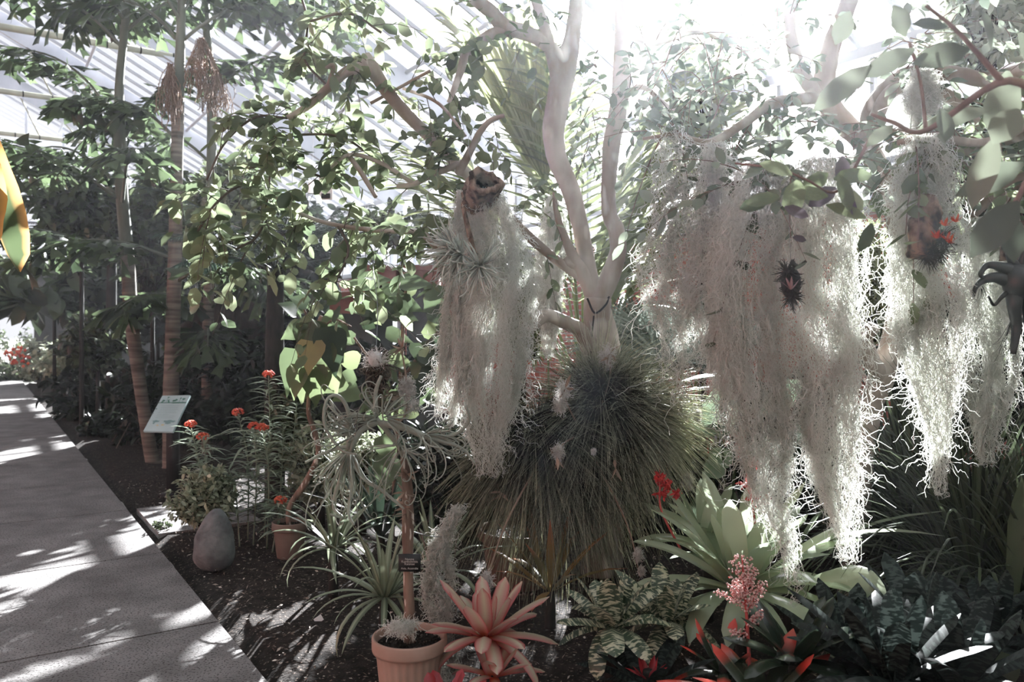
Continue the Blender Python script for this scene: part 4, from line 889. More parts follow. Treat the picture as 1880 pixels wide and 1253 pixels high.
# ================================================================== POT, STAKE, TAG, CURLY AIRPLANT
def pot(c, r, h, label, mat=M_terra, flute=26, name='terracotta_pot', group=None):
    c = np.asarray(c, float); t = thing(name, label, 'plant pot', c, group)
    m = MB(); lathe(m, [(0, 0, 0), (r * .70, 0, 0), (r * .72, .01, 1), (r * .89, h - .065, 1), (r * .89, h - .05, 0)], c, 104, flute); body = part('body', m, mat, t)
    m = MB(); lathe(m, [(r * .88, h - .055, 0), (r * .985, h - .055, 0), (r * 1.0, h - .045, 0), (r * 1.0, h - .006, 0), (r * .985, h, 0), (r * .93, h, 0), (r * .91, h - .01, 0), (r * .89, h - .06, 0)], c, 64); part('rim', m, mat, body)
    m = MB(); s = 24; rr = np.linspace(0, 1, 9)[:, None]; th = np.linspace(0, 6.283, s, endpoint=False)[None]
    V = np.stack([rr * r * .9 * np.cos(th), rr * r * .9 * np.sin(th), h - .035 + R(3).normal(0, .005, (9, s)) + 0 * th], -1) + c
    i = np.arange(8)[:, None] * s; j = np.arange(s)[None]; j2 = (j + 1) % s
    m.add(V, np.stack([i + j, i + s + j, i + s + j2, i + j2], -1).reshape(-1, 4))
    g = R(int(r * 1e4)); n = 500; q = np.sqrt(g.uniform(0, 1, n)) * r * .86; a = g.uniform(0, 6.28, n)
    balls(m, c + np.stack([q * np.cos(a), q * np.sin(a), np.full(n, h - .03)], -1), g.uniform(.002, .006, n), seed=3); part('potting_soil', m, M_soil, t)
    return t
pc = P(752, 0, 3.27); pc[2] = 0
pot(pc, .15, .315, 'ribbed terracotta pot with a tall stake, at the bottom edge beside the soil')
t = thing('wooden_stake', 'rough reddish stake standing in the front terracotta pot', 'stake', pc + [0, 0, .28])
m = MB(); tube(m, [[*(pc + [0, .0, .27]), .022], [*P(750, 1060, 3.27), .021], [*P(749, 960, 3.27), .023], [*P(747, 890, 3.27), .022], [*P(742, 840, 3.27), .014]], n=40, sides=12, bump=.1, seed=4); part('post', m, M_stake, t)
m = MB(); g = R(14)
for a, b, n in ((746, 930, 14), (744, 945, 10), (748, 870, 8), (742, 905, 6)):
    k = n; leaves(m, np.repeat(P(a, b, 3.25)[None], k, 0), nrm(g.normal(size=(k, 3)) + [0, -.2, -.2]), nrm(g.normal(size=(k, 3))), .05, .006, 'lance', .3, .5, seed=a)
part('dry_bract', m, M_husk, t)
def textmesh(name, txt, size, loc, rot, mat, parent, align='CENTER'):
    cu = bpy.data.curves.new(name, 'FONT'); cu.body = txt; cu.size = size; cu.align_x = align; cu.align_y = 'CENTER'; cu.extrude = .0002; cu.resolution_u = 2; cu.space_line = 1.05
    o = bpy.data.objects.new('tmp', cu); SC.collection.objects.link(o)
    bpy.context.view_layer.update()
    me = bpy.data.meshes.new_from_object(o.evaluated_get(bpy.context.evaluated_depsgraph_get()))
    bpy.data.objects.remove(o); me.name = name; me.materials.clear(); me.materials.append(mat)
    q = bpy.data.objects.new(name, me); SC.collection.objects.link(q); q.parent = parent
    q.location = tuple(np.asarray(loc) - ORG[parent.name]); q.rotation_euler = rot; ORG[q.name] = ORG[parent.name]
    return q
tl = P(752, 1034, 3.235)
t = thing('plant_label', 'small black plant label with pale lettering fixed to the stake', 'label', tl)
m = MB(); box(m, tl, XYZ, [.044, .0015, .035]); part('plate', m, M_tag, t)
for s, dz, sz in (('Nanma', .0145, .0125), ('Kumbuloittia', .005, .0125), ('Katanae', -.0045, .0125), ('Asia, Australia', -.022, .0118)):
    textmesh('lettering', s, sz, tl + [0, -.0018, dz], (math.radians(90), 0, 0), M_tagtext, t)
t = thing('curly_airplant', 'grey-green airplant with long curling leaves on top of the stake', 'airplant', P(742, 840, 3.27))
m = MB(); tube(m, B([(742, 842, 3.27, 5), (730, 815, 3.26, 5), (700, 780, 3.24, 5), (690, 768, 3.24, 5)]), sides=8, bump=.1)
tube(m, B([(695, 775, 3.24, 5), (665, 790, 3.22, 5), (650, 812, 3.2, 5), (642, 832, 3.2, 4)]), sides=8, bump=.1)
tube(m, B([(700, 778, 3.24, 7), (740, 785, 3.22, 7), (780, 802, 3.2, 6)]), sides=8, bump=.1); tube(m, B([(690, 768, 3.24, 5), (690, 720, 3.25, 4), (700, 690, 3.26, 3)]), sides=8)
part('stem', m, M_curly, t)
for a, b, n, L_, el_, az_, gr_, sd in ((642, 828, 30, .34, (-80, -10), (1.8, 6), 1.0, 1), (655, 800, 18, .36, (-10, 60), (1.5, 5), .6, 2), (775, 800, 22, .3, (-50, 30), (-1.5, 1.5), .9, 3), (700, 770, 26, .34, (-30, 60), (0, 6.28), .8, 4), (735, 820, 16, .3, (-60, 20), (0, 6.28), .9, 5)):
    m = MB(); curls(m, P(a, b, 3.2), n + 8, L_ * 1.1, .0036, (.2, 2.0), sd, el=el_, azr=az_, grav=gr_); part('leaf_rosette', m, M_curly, t)
m = MB()
for pts in ([(640, 825, 5), (640, 760, 4), (622, 728, 3.5), (600, 735, 3), (596, 780, 3), (625, 825, 2.5), (655, 835, 1.5)], [(642, 830, 5), (625, 880, 4), (612, 930, 3), (628, 950, 2.5), (606, 945, 2)], [(645, 835, 5), (670, 880, 4), (700, 900, 3.5), (742, 935, 2)],
            [(780, 802, 5), (815, 812, 4), (850, 825, 3), (872, 852, 2)], [(640, 832, 5), (648, 880, 3.5), (640, 940, 3), (650, 965, 2)], [(770, 800, 4), (830, 800, 3), (860, 775, 3), (856, 745, 2)], [(640, 820, 4), (600, 830, 3), (560, 850, 2)]):
    tube(m, B([(a, b, 3.2 - .015 * k, r) for k, (a, b, r) in enumerate(pts)]), n=40, sides=7)
part('leaf_rosette', m, M_curly, t, label='longest looping leaves')
t = thing('dried_curly_airplant', 'brown dried ball of tightly curled airplant leaves hanging on a wire', 'airplant', P(695, 650, 3.4))
for a, b, n, L_, sd in ((690, 690, 70, .14, 1), (700, 670, 60, .13, 2), (705, 730, 40, .16, 3)):
    m = MB(); curls(m, P(a, b, 3.4), n, L_, .0032, (.8, 2.6), sd, el=(-90, 60), grav=.5); part('leaf_rosette', m, M_curlydark, t)
m = MB(); ball(m, P(690, 695, 3.42), .05, 10, 8, (.9, .8, 1.6), .1); part('root_mass', m, M_darktrunk, t)
part('seed_fluff', fluff(P(690, 660, 3.36), .05, 90, 1.3), M_fluff, t)
m = MB(); tube(m, B([(690, 665, 3.4, .8), (693, 560, 3.6, .8), (685, 480, 3.9, .8), (700, 424, 4.28, .8)]), sides=4); part('hanger_wire', m, M_wire, t)
part_fl = thing('seed_head', 'white fluffy seed head beside the dried curly ball', 'seed head', P(750, 735, 3.4))
m = fluff(P(748, 715, 3.4), .055, 91, .5, 400); V = fluff(P(756, 745, 3.4), .04, 92, .9, 240); 
part('seed_fluff', m, M_fluff, part_fl); part('seed_fluff', V, M_fluff, part_fl)
m = MB(); tube(m, B([(720, 785, 3.28, 2), (745, 760, 3.38, 2), (746, 700, 3.4, 2), (738, 645, 3.42, 1.5)]), sides=5); k = 14; g = R(66)
leaves(m, np.repeat(P(738, 640, 3.42)[None], k, 0), nrm(g.normal(size=(k, 3)) + [-.5, 0, .8]), nrm(g.normal(size=(k, 3))), .05, .006, 'lance', .2, .5, seed=67); part('husk', m, M_husk, part_fl)
for k, (a, b) in enumerate((((772, 975), (830, 1190)), ((838, 985), (812, 1230)))):
    t_ = MB(); tube(t_, B([(a[0], a[1], 3.5, 1.6), ((a[0] + b[0]) / 2 + 2, (a[1] + b[1]) / 2, 3.48, 1.8), (b[0], b[1], 3.46, 2.2), (b[0] + (8, -3)[k], 1290, 3.46, 2.2)]), sides=6)
    single('support_rod', t_, M_twig, P(b[0], b[1], 3.46), ('thin rod leaning right beside the stake', 'thin rod standing right of the moss rope')[k], 'rod')
t_ = MB(); tube(t_, B([(752, 975, 3.27, 1), (790, 985, 3.38, 1), (838, 986, 3.5, 1)]), sides=5); single('tie_wire', t_, M_wire, P(752, 975, 3.27), 'thin wire from the stake to the moss rope', 'wire')
t_ = MB(); g = R(31); n = 420; q = g.normal(0, .025, (n, 3)) * [1, .8, .3]; d = nrm(g.normal(size=(n, 3)) + [0, -.2, -.1]); tt = np.linspace(0, 1, 7)[None, :, None]
strands(t_, P(738, 1152, 3.2)[None, None] + q[:, None] + d[:, None] * .035 * tt + np.cumsum(g.normal(0, .003, (n, 7, 3)), 1), .0011, 3); single('moss_tuft', t_, M_moss, P(738, 1152, 3.2), 'tuft of pale moss lying on the rim of the front pot', 'spanish moss')

# second pot with bent stem and big leaves
p2 = P(532, 0, 5.5); p2[2] = 0
pot(p2, .118, .24, 'smaller brown clay pot among the milkweed, holding a bent stem', solid('brown_clay', (132, 106, 90), (112, 88, 74), scale=6, rough=.8), 0)
def leafset(name, spec, Y, mat, t, prof='heart', seed=0, fold=.25, droop=.15, jit=.1, up=(.1, -1, .5)):
    g = R(seed); m = MB(); n = len(spec)
    bs = np.array([P(a, b, Y + g.uniform(-jit, jit)) for a, b, *_ in spec])
    dd = np.array([[dx, g.normal(0, 18) - 8, -dy] for _, _, dx, dy, _ in spec], float)
    leaves(m, bs, dd, np.tile(up, (n, 1)) + g.normal(0, .28, (n, 3)), np.array([math.hypot(s[2], s[3]) / FPX * Y * 1.08 for s in spec]), np.array([s[4] / FPX * Y for s in spec]), prof, droop, fold, seed=seed)
    return part(name, m, mat, t)
t = thing('potted_big_leaf', 'bent stem with a cluster of large drooping heart-shaped leaves above the brown pot', 'potted plant', p2 + [0, 0, .2])
m = MB(); tube(m, B([(530, 965, 5.5, 5), (532, 930, 5.5, 5), (562, 885, 5.5, 6), (584, 835, 5.48, 5), (578, 795, 5.45, 5), (566, 755, 5.42, 4), (572, 690, 5.4, 4), (580, 610, 5.4, 4), (590, 580, 5.4, 3)]), sides=9, bump=.06)
for a, b in ((530, 575), (645, 600), (560, 640), (610, 640)): tube(m, B([(578, 620, 5.4, 2.5), ((a + 578) / 2, b - 12, 5.4, 2), (a, b, 5.38, 1.5)]), sides=5)
part('stem', m, M_stake, t)
leafset('foliage', [(575, 588, -12, 70, 34), (590, 585, 55, 42, 30), (600, 600, 20, 84, 32), (556, 600, -42, 20, 22), (545, 575, -28, -22, 20), (565, 560, -30, -16, 18), (538, 640, -6, 84, 22), (580, 590, -40, 64, 24)], 5.35, M_bigleaf, t, seed=1)
leafset('foliage', [(578, 665, 0, 82, 30), (550, 670, -10, 60, 22), (600, 660, 18, 66, 22), (595, 630, 0, 60, 26), (560, 690, -2, 50, 20)], 5.38, leafmat('light_heart_leaf', (70, 92, 40), (112, 128, 62), trans=.38, rough=.3), t, seed=2)
leafset('foliage', [(572, 625, 6, 66, 26)], 5.3, M_yell, t, seed=3)
t = thing('heart_leaved_shrub', 'shrub of broad light green leaves right of the bent-stem plant', 'shrub', ground_under(720, 5.9))
m = MB()
for pts in ([(720, 1000, 4), (725, 860, 4), (735, 700, 4), (742, 560, 3), (748, 520, 2)], [(730, 780, 3), (690, 680, 3), (650, 620, 2)], [(735, 700, 3), (780, 640, 3), (810, 600, 2)]): tube(m, B([(a, b, 5.9, r) for a, b, r in pts]), sides=7)
part('stem', m, M_stake, t)
g = R(33); sp = []
for k in range(46):
    a = g.uniform(618, 830); b = g.uniform(515, 760); an = g.uniform(-3.1, .2); ln = g.uniform(34, 66); sp.append((a, b, ln * math.cos(an), -ln * math.sin(an) * .9 if g.uniform() > .25 else -10, ln * .36))
leafset('foliage', sp, 5.8, M_bigleaf, t, seed=4, jit=.25)
leafset('foliage', [(a + g.normal(0, 20), b + g.normal(0, 20), dx, dy, w) for a, b, dx, dy, w in sp[::3]], 5.8, leafmat('light_heart_leaf', (70, 92, 40), (112, 128, 62), trans=.38, rough=.3), t, seed=6, jit=.25)
leafset('foliage', [(715, 840, -12, 62, 26), (700, 800, 30, 60, 20), (735, 850, 8, 44, 18)], 4.2, M_bigleaf, t, seed=7)

# ================================================================== STONE, SIGN
t_ = MB(); u = np.linspace(0, np.pi, 21); v = np.linspace(0, 2 * np.pi, 34, endpoint=False); sc = P(393, 990, 5.25)
U, Vv = np.meshgrid(u, v, indexing='ij'); zz = np.cos(U); wd = .5 * np.sin(U) ** .8 * (1.0 - .32 * zz - .05)
X = wd * np.cos(Vv) * .265 + .02 * zz * (zz > 0); Yy = wd * np.sin(Vv) * .2; Z = zz * .2
nz = .028 * (np.sin(U * 5 + 2) * np.cos(Vv * 2) + .5 * np.sin(U * 9 + Vv * 4)) + .010 * (np.sin(U * 7 + Vv * 3) + np.sin(Vv * 5 - U * 4)) + R(5).normal(0, .002, U.shape)
S = np.stack([X * (1 + nz), Yy * (1 + nz * 2), Z + .18], -1) + np.array([sc[0], sc[1], 0])
i = np.arange(20)[:, None] * 34; j = np.arange(34)[None]; j2 = (j + 1) % 34
t_.add(S, np.stack([i + j, i + 34 + j, i + 34 + j2, i + j2], -1).reshape(-1, 4)); single('standing_stone', t_, M_stone, (sc[0], sc[1], 0), 'egg-shaped grey stone standing at the edge of the bed', 'stone')

sb_ = ground_under(302, 7.4)
t = thing('information_sign', 'slanted pale blue information sign on a black post beside the path', 'sign', sb_)
m = MB(); box(m, sb_ + [.03, .12, .38], XYZ, [.05, .035, .40]); box(m, sb_ + [.03, .12, .01], XYZ, [.1, .1, .012]); part('post', m, M_black, t)
pa, pb_, pcn, pd = P(298, 727, 7.62), P(349, 726, 7.52), P(317, 793, 7.16), P(263, 792, 7.26)
ux = nrm(pb_ - pa); uy = nrm(pa - pd); un = nrm(np.cross(ux, uy)); 
m = MB(); top = [pa, pb_, pcn, pd]; m.add(top + [q - un * .018 for q in top], [[0, 3, 2, 1], [4, 5, 6, 7], [0, 1, 5, 4], [1, 2, 6, 5], [2, 3, 7, 6], [3, 0, 4, 7]]); part('panel', m, M_signblue, t, smooth=False)
def on(u_, v_): 
    a = pa * (1 - v_) + pd * v_; b = pb_ * (1 - v_) + pcn * v_
    return a * (1 - u_) + b * u_ + un * .002
m = MB(); g = R(8)
def stripq(mb, u0, u1, v0, v1): mb.add([on(u0, v0), on(u1, v0), on(u1, v1), on(u0, v1)], [[0, 3, 2, 1]])
stripq(m, 0, .5, .205, .225); stripq(m, .5, .99, .20, .235)
def blob(mb, u0, v0, ru, rv, n=14, sd=0):
    q = R(sd); a = np.linspace(0, 6.283, n, endpoint=False); r = q.uniform(.65, 1.1, n)
    mb.add([on(u0 + ru * r[k] * math.cos(a[k]), v0 - rv * r[k] * math.sin(a[k])) for k in range(n)], [list(range(n))])
for k, (a, b, ru, rv) in enumerate(((.16, .15, .06, .03), (.12, .19, .05, .02), (.27, .055, .05, .018), (.33, .15, .035, .035), (.36, .19, .04, .02), (.53, .155, .075, .035), (.60, .135, .05, .03), (.73, .09, .03, .03), (.85, .115, .07, .028), (.05, .39, .03, .018), (.045, .44, .012, .01), (.03, .52, .018, .012))): blob(m, a, b, ru, rv, sd=k)
for a, b0, b1 in ((.27, .06, .2), (.73, .1, .2), (.85, .12, .2), (.16, .16, .2)): stripq(m, a - .006, a + .006, b0, b1)
part('print', m, M_signgreen, t, smooth=False, label='dark green printed row of plants')
m = MB(); blob(m, .72, .735, .22, .04, 20, 21); blob(m, .70, .775, .12, .04, 16, 22); blob(m, .26, .735, .13, .035, 18, 23); blob(m, .22, .78, .05, .03, 12, 24)
for k in range(8): stripq(m, .18, (.82, .8, .84, .78, .83, .6, .82, .8)[k], .30 + k * .048, .306 + k * .048)
stripq(m, .05, .97, .712, .716); part('print', m, M_signteal, t, smooth=False, label='teal printed map and text lines')
m = MB(); blob(m, .38, .84, .05, .02, 12, 31); blob(m, .56, .83, .06, .025, 12, 32); part('print', m, M_signyel, t, smooth=False)

t = thing('hanging_notice', 'small white notice with a red corner hanging among the branches', 'sign', P(597, 345, 6.5))
m = MB(); box(m, P(598, 345, 6.5), XYZ, [.055, .004, .095]); part('board', m, M_white, t, smooth=False)
m = MB()
for k in range(3): box(m, P(594, 334 + k * 6, 6.49), XYZ, [.03, .003, .009])
part('print', m, M_red, t, smooth=False); m = MB(); box(m, P(598, 360, 6.49), XYZ, [.035, .003, .02]); part('print', m, M_black, t, smooth=False)
m = MB(); tube(m, [[*P(598, 322, 6.5), .002], [*P(600, 250, 6.5), .002], [*P(602, -10, 7.0), .002]], sides=4); part('hanger_wire', m, M_wire, t)
t_ = MB(); box(t_, P(574, 345, 6.6), XYZ, [.035, .02, .045]); tube(t_, [[*P(574, 335, 6.6), .002], [*P(578, -10, 7.0), .002]], sides=4); single('control_box', t_, M_white, P(574, 345, 6.6), 'small white box hanging left of the notice', 'box', smooth=False)

# ================================================================== MILKWEED AND PALE SHRUBS by the stone
def milkweed(tip, base, label, n=26, flowers=1, seed=0, L=.155):
    g = R(seed); t = thing('milkweed', label, 'flowering plant', (base[0], base[1], 0), 'milkweed with orange-red flower heads by the stone')
    tip = np.asarray(tip); b = np.array([base[0], base[1], 0.0]); mid = b * .45 + tip * .55 + np.array([g.normal(0, .03), g.normal(0, .03), .05])
    st = np.array([[*b, .006], [*mid, .005], [*tip, .003]]); m = MB(); tube(m, st, n=14, sides=6)
    c = crv(st[:, :3], 100); idx = np.linspace(22, 96, n).astype(int); az = np.repeat(np.arange(n) * 1.3, 2) + np.tile([0, np.pi], n) + g.normal(0, .25, 2 * n)
    pos = np.repeat(c[idx], 2, 0); d = np.stack([np.cos(az), np.sin(az), g.uniform(.3, .9, 2 * n)], -1); f = MB(); ll = L * g.uniform(.6, 1.15, 2 * n)
    leaves(f, pos, d, np.tile([0, 0, 1.0], (2 * n, 1)) + g.normal(0, .2, (2 * n, 3)), ll, ll * .075, 'lance', g.uniform(.3, .9, 2 * n), .35, seed=seed)
    stem = part('stem', m, M_asc, t); part('foliage', f, M_asc, t)
    if flowers:
        m = MB(); k = 60; u = nrm(g.normal(size=(k, 3)) + [0, 0, .4]); balls(m, tip + u * np.array([.04, .04, .024]) + [0, 0, .012], g.uniform(.006, .011, k), seed=seed)
        part('flower_cluster', m, M_orfl, stem)
    return t
mw = [((350, 782, 6.1), (410, 6.0), 'milkweed with the leftmost orange flower head, nearest the sign'), ((372, 805, 5.9), (430, 5.9), 'milkweed with a low flower head just above the stone'),
      ((437, 760, 6.0), (455, 5.95), 'milkweed stem with a flower head above and right of the stone'), ((466, 786, 5.9), (465, 5.8), 'shorter milkweed with a small red flower head beside the middle stem'),
      ((493, 690, 6.1), (485, 6.0), 'tallest milkweed with the highest orange flower head'), ((515, 922, 5.6), (500, 5.6), 'low milkweed with a red flower head beside the brown pot'),
      ((482, 788, 5.8), (490, 5.7), 'milkweed with a small red head on the right of the group')]
for k, (a, b, l_) in enumerate(mw): milkweed(P(*a), ground_under(*b), l_, seed=100 + k, n=34 + 6 * (k == 4))
for k, (a, b, l_) in enumerate([((420, 860, 5.8), (440, 5.75), 'leafy flowerless milkweed stem right behind the stone'), ((520, 780, 6.1), (510, 6.05), 'flowerless milkweed stem behind the brown pot'), ((545, 740, 6.2), (520, 6.15), 'tall flowerless milkweed left of the bent stem')]):
    milkweed(P(*a), ground_under(*b), l_, seed=130 + k, flowers=0)

def shrub(name, label, cx, cy, Y, rx, ry, ntw, nlf, L, W, mat, seed, prof='ovate', group=None, cat='shrub', stem_r=.006, depth=1.0, shell=.35, droop=.3, tmin=.4):
    b = ground_under(cx, Y); c = P(cx, cy, Y); k = Y / FPX
    t = thing(name, label, cat, b, group)
    lift = max(0.0, c[2] - ry * k * .9)
    sm, lf = bush(b + [0, 0, lift], c, (rx * k, rx * k * depth, ry * k), ntw, nlf, L, W, prof, seed, stem_r=stem_r, spread=rx * k * (.25 if lift == 0 else .07), shell=shell, droop=droop, tmin=tmin)
    if lift > 0: tube(sm, [[*b, .035], [*(b + [0, 0, lift + .05]), .028]], sides=8)
    part('stem', sm, M_darktrunk if lift else M_twig, t); part('foliage', lf, mat, t); return t
shrub('pale_shrub', 'low bushy pale-leaved shrub behind and left of the stone', 375, 912, 5.75, 68, 58, 230, 18, .045, .018, M_hedge, 1)
shrub('pale_shrub', 'bright small-leaved shrub behind the curly airplant, left part', 590, 850, 6.3, 66, 76, 230, 18, .055, .020, M_hedge, 2)
shrub('pale_shrub', 'bright small-leaved shrub below the curly airplant', 665, 862, 6.1, 70, 70, 240, 18, .052, .020, M_hedge, 3)
shrub('pale_shrub', 'dark-stemmed shrub behind the tallest milkweed', 545, 760, 7.0, 70, 80, 150, 14, .07, .025, M_mid, 4)
shrub('seedling', 'tiny seedlings at the corner of the stepping slab', 300, 985, 6.2, 22, 12, 20, 6, .03, .014, M_mid, 5, stem_r=.002)

# ================================================================== BROMELIADS AND STRAP PLANTS
def brom(name, label, c, n, L, W, mat, seed, prof='tongue', el=(80, 5), droop=(10, 60), group=None, cat='bromeliad', az0=0, wave=0, fold=.35, curl=1.5, base_r=.02, lprof=None, stem=True):
    c = np.asarray(c, float); t = thing(name, label, cat, (c[0], c[1], 0), group)
    m = MB(); rosette(m, c, n, L, W, el, droop, prof, fold, seed, az0, wave=wave, curl=curl, base_r=base_r, lprof=lprof); part('leaf_rosette', m, mat, t)
    if stem: 
        m = MB(); tube(m, [[c[0], c[1], 0, .03], [c[0], c[1], c[2] * .6, .028], [c[0], c[1], c[2] + .03, .02]], sides=8); part('stem', m, M_darktrunk, t)
    return t
brom('strap_leaved_plant', 'grey-green strap-leaved rosette arching beside the stake', P(706, 1095, 3.85), 34, .42, .015, M_strap, 3, 'strap', (86, -5), (20, 95), cat='strap plant', lprof=([0, .3, 1], [.8, 1.05, .85]))
brom('strap_leaved_plant', 'strap-leaved rosette farther back, right of the brown pot', P(612, 1005, 4.7), 28, .44, .016, M_strap, 5, 'strap', (86, 0), (20, 95), cat='strap plant')
brom('strap_leaved_plant', 'dim strap-leaved rosette between the stake and the needle-leaved ball', P(800, 1050, 4.3), 22, .42, .017, M_strap, 6, 'strap', (86, 10), (10, 70), cat='strap plant')
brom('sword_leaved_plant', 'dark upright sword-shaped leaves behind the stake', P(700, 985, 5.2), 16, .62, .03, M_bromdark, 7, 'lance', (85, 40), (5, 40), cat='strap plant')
brom('pink_bromeliad', 'salmon-pink bromeliad with red-edged striped leaves right of the front pot', P(893, 1168, 3.3), 27, .25, .034, M_neo, 8, 'tongue', (84, -8), (5, 55), lprof=([0, .3, 1], [.7, 1.0, 1.0]))
t = brom('pink_bromeliad', 'smaller faded pink bromeliad offshoot at the bottom, right of the terracotta pot', P(905, 1240, 3.2), 12, .19, .028, M_neo, 9, 'tongue', (60, -5), (10, 55))
brom('orange_bromeliad', 'orange and olive long-leaved bromeliad under the needle-leaved ball', P(1010, 1085, 4.2), 16, .42, .022, M_oran, 10, 'lance', (80, 25), (5, 45))
t = brom('crimson_bromeliad', 'crimson cup of wavy leaves at the bottom edge in front of the terracotta pot', P(815, 1300, 2.75), 12, .14, .026, M_crimson, 11, 'tongue', (70, 25), (5, 40), wave=.2)
brom('crimson_bromeliad', 'dark bromeliad with a bright crimson heart at the bottom, below the banded ones', P(1190, 1245, 3.2), 10, .09, .014, M_crimson, 12, 'lance', (80, 30), (5, 30))
brom('dark_bromeliad', 'dark green broad leaves around the crimson heart at the bottom', P(1190, 1262, 3.25), 18, .28, .034, M_zebradark, 13, 'tongue', (50, -5), (10, 60))
brom('zebra_bromeliad', 'cream-banded bromeliad nearest the pink bromeliad', P(1122, 1150, 3.4), 21, .25, .042, M_zebra, 14, 'tongue', (84, -10), (4, 70), lprof=([0, .25, 1], [.75, 1, 1.05]))
brom('zebra_bromeliad', 'cream-banded bromeliad beside the pink berry spike', P(1226, 1142, 3.6), 20, .26, .043, M_zebra, 15, 'tongue', (84, -10), (4, 70), az0=1, lprof=([0, .25, 1], [.75, 1, 1.05]))
brom('green_bromeliad', 'large glossy light green bromeliad in the sun below the moss curtain', P(1362, 1082, 3.85), 40, .60, .050, M_brom, 16, 'tongue', (82, -5), (10, 75), lprof=([0, .3, 1], [.6, 1.05, .95]), base_r=.03)
brom('green_bromeliad', 'second light green bromeliad right behind the large one, with dried tips', P(1300, 1000, 4.3), 18, .40, .04, M_brom, 17, 'tongue', (80, 10), (10, 60), az0=2)
t = thing('long_leaf_bromeliad', 'green bromeliad with one broad leaf arching down right of the large one', 'bromeliad', ground_under(1480, 3.9))
m = MB()
def bigblade(pts, w, Y0, prof='tongue', side=(0, 0, 1), seed=0):
    c = crv(np.array([P(a, b, Y0 + dy) for a, b, dy in pts]), len(PROF[prof]) * 2 - 1); p = np.interp(np.linspace(0, 1, len(c)), np.linspace(0, 1, len(PROF[prof])), PROF[prof])
    blades(m, c[None], (p * w / FPX * Y0)[None], np.array([side], float), .35, seed=seed)
bigblade([(1460, 1100, .3), (1500, 1060, 0), (1560, 1052, -.2), (1600, 1085, -.35), (1618, 1150, -.4)], 23, 3.7, side=(.8, -.3, .6))
bigblade([(1440, 1100, .3), (1470, 1020, .1), (1540, 985, 0), (1640, 975, 0), (1735, 985, 0)], 12, 3.9, 'lance', (.2, -.9, .6))
bigblade([(1440, 1080, .3), (1520, 1000, .2), (1630, 955, .2), (1770, 935, .2)], 12, 3.9, 'lance', (.2, -.9, .6), 2)
bigblade([(1430, 1080, .3), (1480, 980, .3), (1520, 930, .4), (1590, 900, .5)], 16, 3.9, 'lance', (.2, -.9, .6), 3)
part('leaf_rosette', m, M_brom, t)
m = MB(); tube(m, [[*ground_under(1450, 4.1), .03], [*P(1445, 1095, 4.1), .03]], sides=8); part('stem', m, M_darktrunk, t)
brom('red_tipped_bromeliad', 'dark bromeliad with red-tipped leaves at the bottom edge below the berry spike', P(1400, 1290, 2.95), 16, .33, .03, M_redgreen, 18, 'tongue', (45, 5), (5, 55))
brom('red_tipped_bromeliad', 'red-tipped bromeliad whose one leaf points at the banded bromeliads', P(1330, 1235, 3.2), 9, .22, .024, M_redgreen, 19, 'tongue', (60, 10), (5, 50), az0=2.6)
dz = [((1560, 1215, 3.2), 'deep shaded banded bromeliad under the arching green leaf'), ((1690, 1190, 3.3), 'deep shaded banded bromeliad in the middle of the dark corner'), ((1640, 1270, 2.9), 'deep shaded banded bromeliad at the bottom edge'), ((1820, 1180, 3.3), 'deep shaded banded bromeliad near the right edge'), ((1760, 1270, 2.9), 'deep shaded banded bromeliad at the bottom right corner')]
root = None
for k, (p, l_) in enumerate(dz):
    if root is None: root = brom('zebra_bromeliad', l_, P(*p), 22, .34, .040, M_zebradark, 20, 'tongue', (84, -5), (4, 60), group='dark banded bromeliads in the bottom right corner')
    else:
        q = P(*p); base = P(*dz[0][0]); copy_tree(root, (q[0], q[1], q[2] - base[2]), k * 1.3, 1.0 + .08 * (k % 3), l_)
brom('broad_leaf', 'dark broad-leaved bromeliad between the berry spike and the dark corner', P(1460, 1215, 3.1), 14, .3, .042, M_bromdark, 23, 'tongue', (70, 10), (10, 60))
# berry spike
t = thing('berry_spike', 'upright pink berry-covered flower spike on a red stem, bottom right of centre', 'flower spike', ground_under(1376, 3.15))
m = MB(); tube(m, [[*ground_under(1380, 3.15), .007], [*P(1376, 1220, 3.15), .007], [*P(1370, 1120, 3.15), .006], [*P(1362, 1020, 3.15), .003]], sides=8)
g = R(44); C = []
subs = [((1368, 1110), (1362, 1035), 34, 300, .55), ((1370, 1110), (1322, 1090), 14, 60, .3), ((1370, 1125), (1400, 1075), 16, 90, .3), ((1372, 1150), (1395, 1128), 15, 70, .3), ((1372, 1165), (1345, 1163), 12, 55, .25), ((1366, 1100), (1345, 1075), 18, 90, .3), ((1366, 1090), (1385, 1050), 16, 80, .3)]
for a, b, rp, n, _ in subs:
    tube(m, [[*P(*a, 3.15), .003], [*P(*b, 3.13), .0015]], sides=5)
    s = g.uniform(.1, 1.05, (n, 1)); c = P(*a, 3.15) * (1 - s) + P(*b, 3.13) * s; u = nrm(g.normal(size=(n, 3))); C.append(c + u * g.uniform(.3, 1, (n, 1)) * rp / FPX * 3.15 * .75)
C = np.vstack(C); part('stem', m, M_pinkstem, t); m = MB(); balls(m, C, g.uniform(.0038, .0058, len(C)), seed=4); berries = part('berries', m, M_pinkfl, t)
m = MB(); balls(m, C + nrm(g.normal(size=C.shape)) * .0045, .0022, seed=5); part('berry_tip', m, M_redfl, berries)
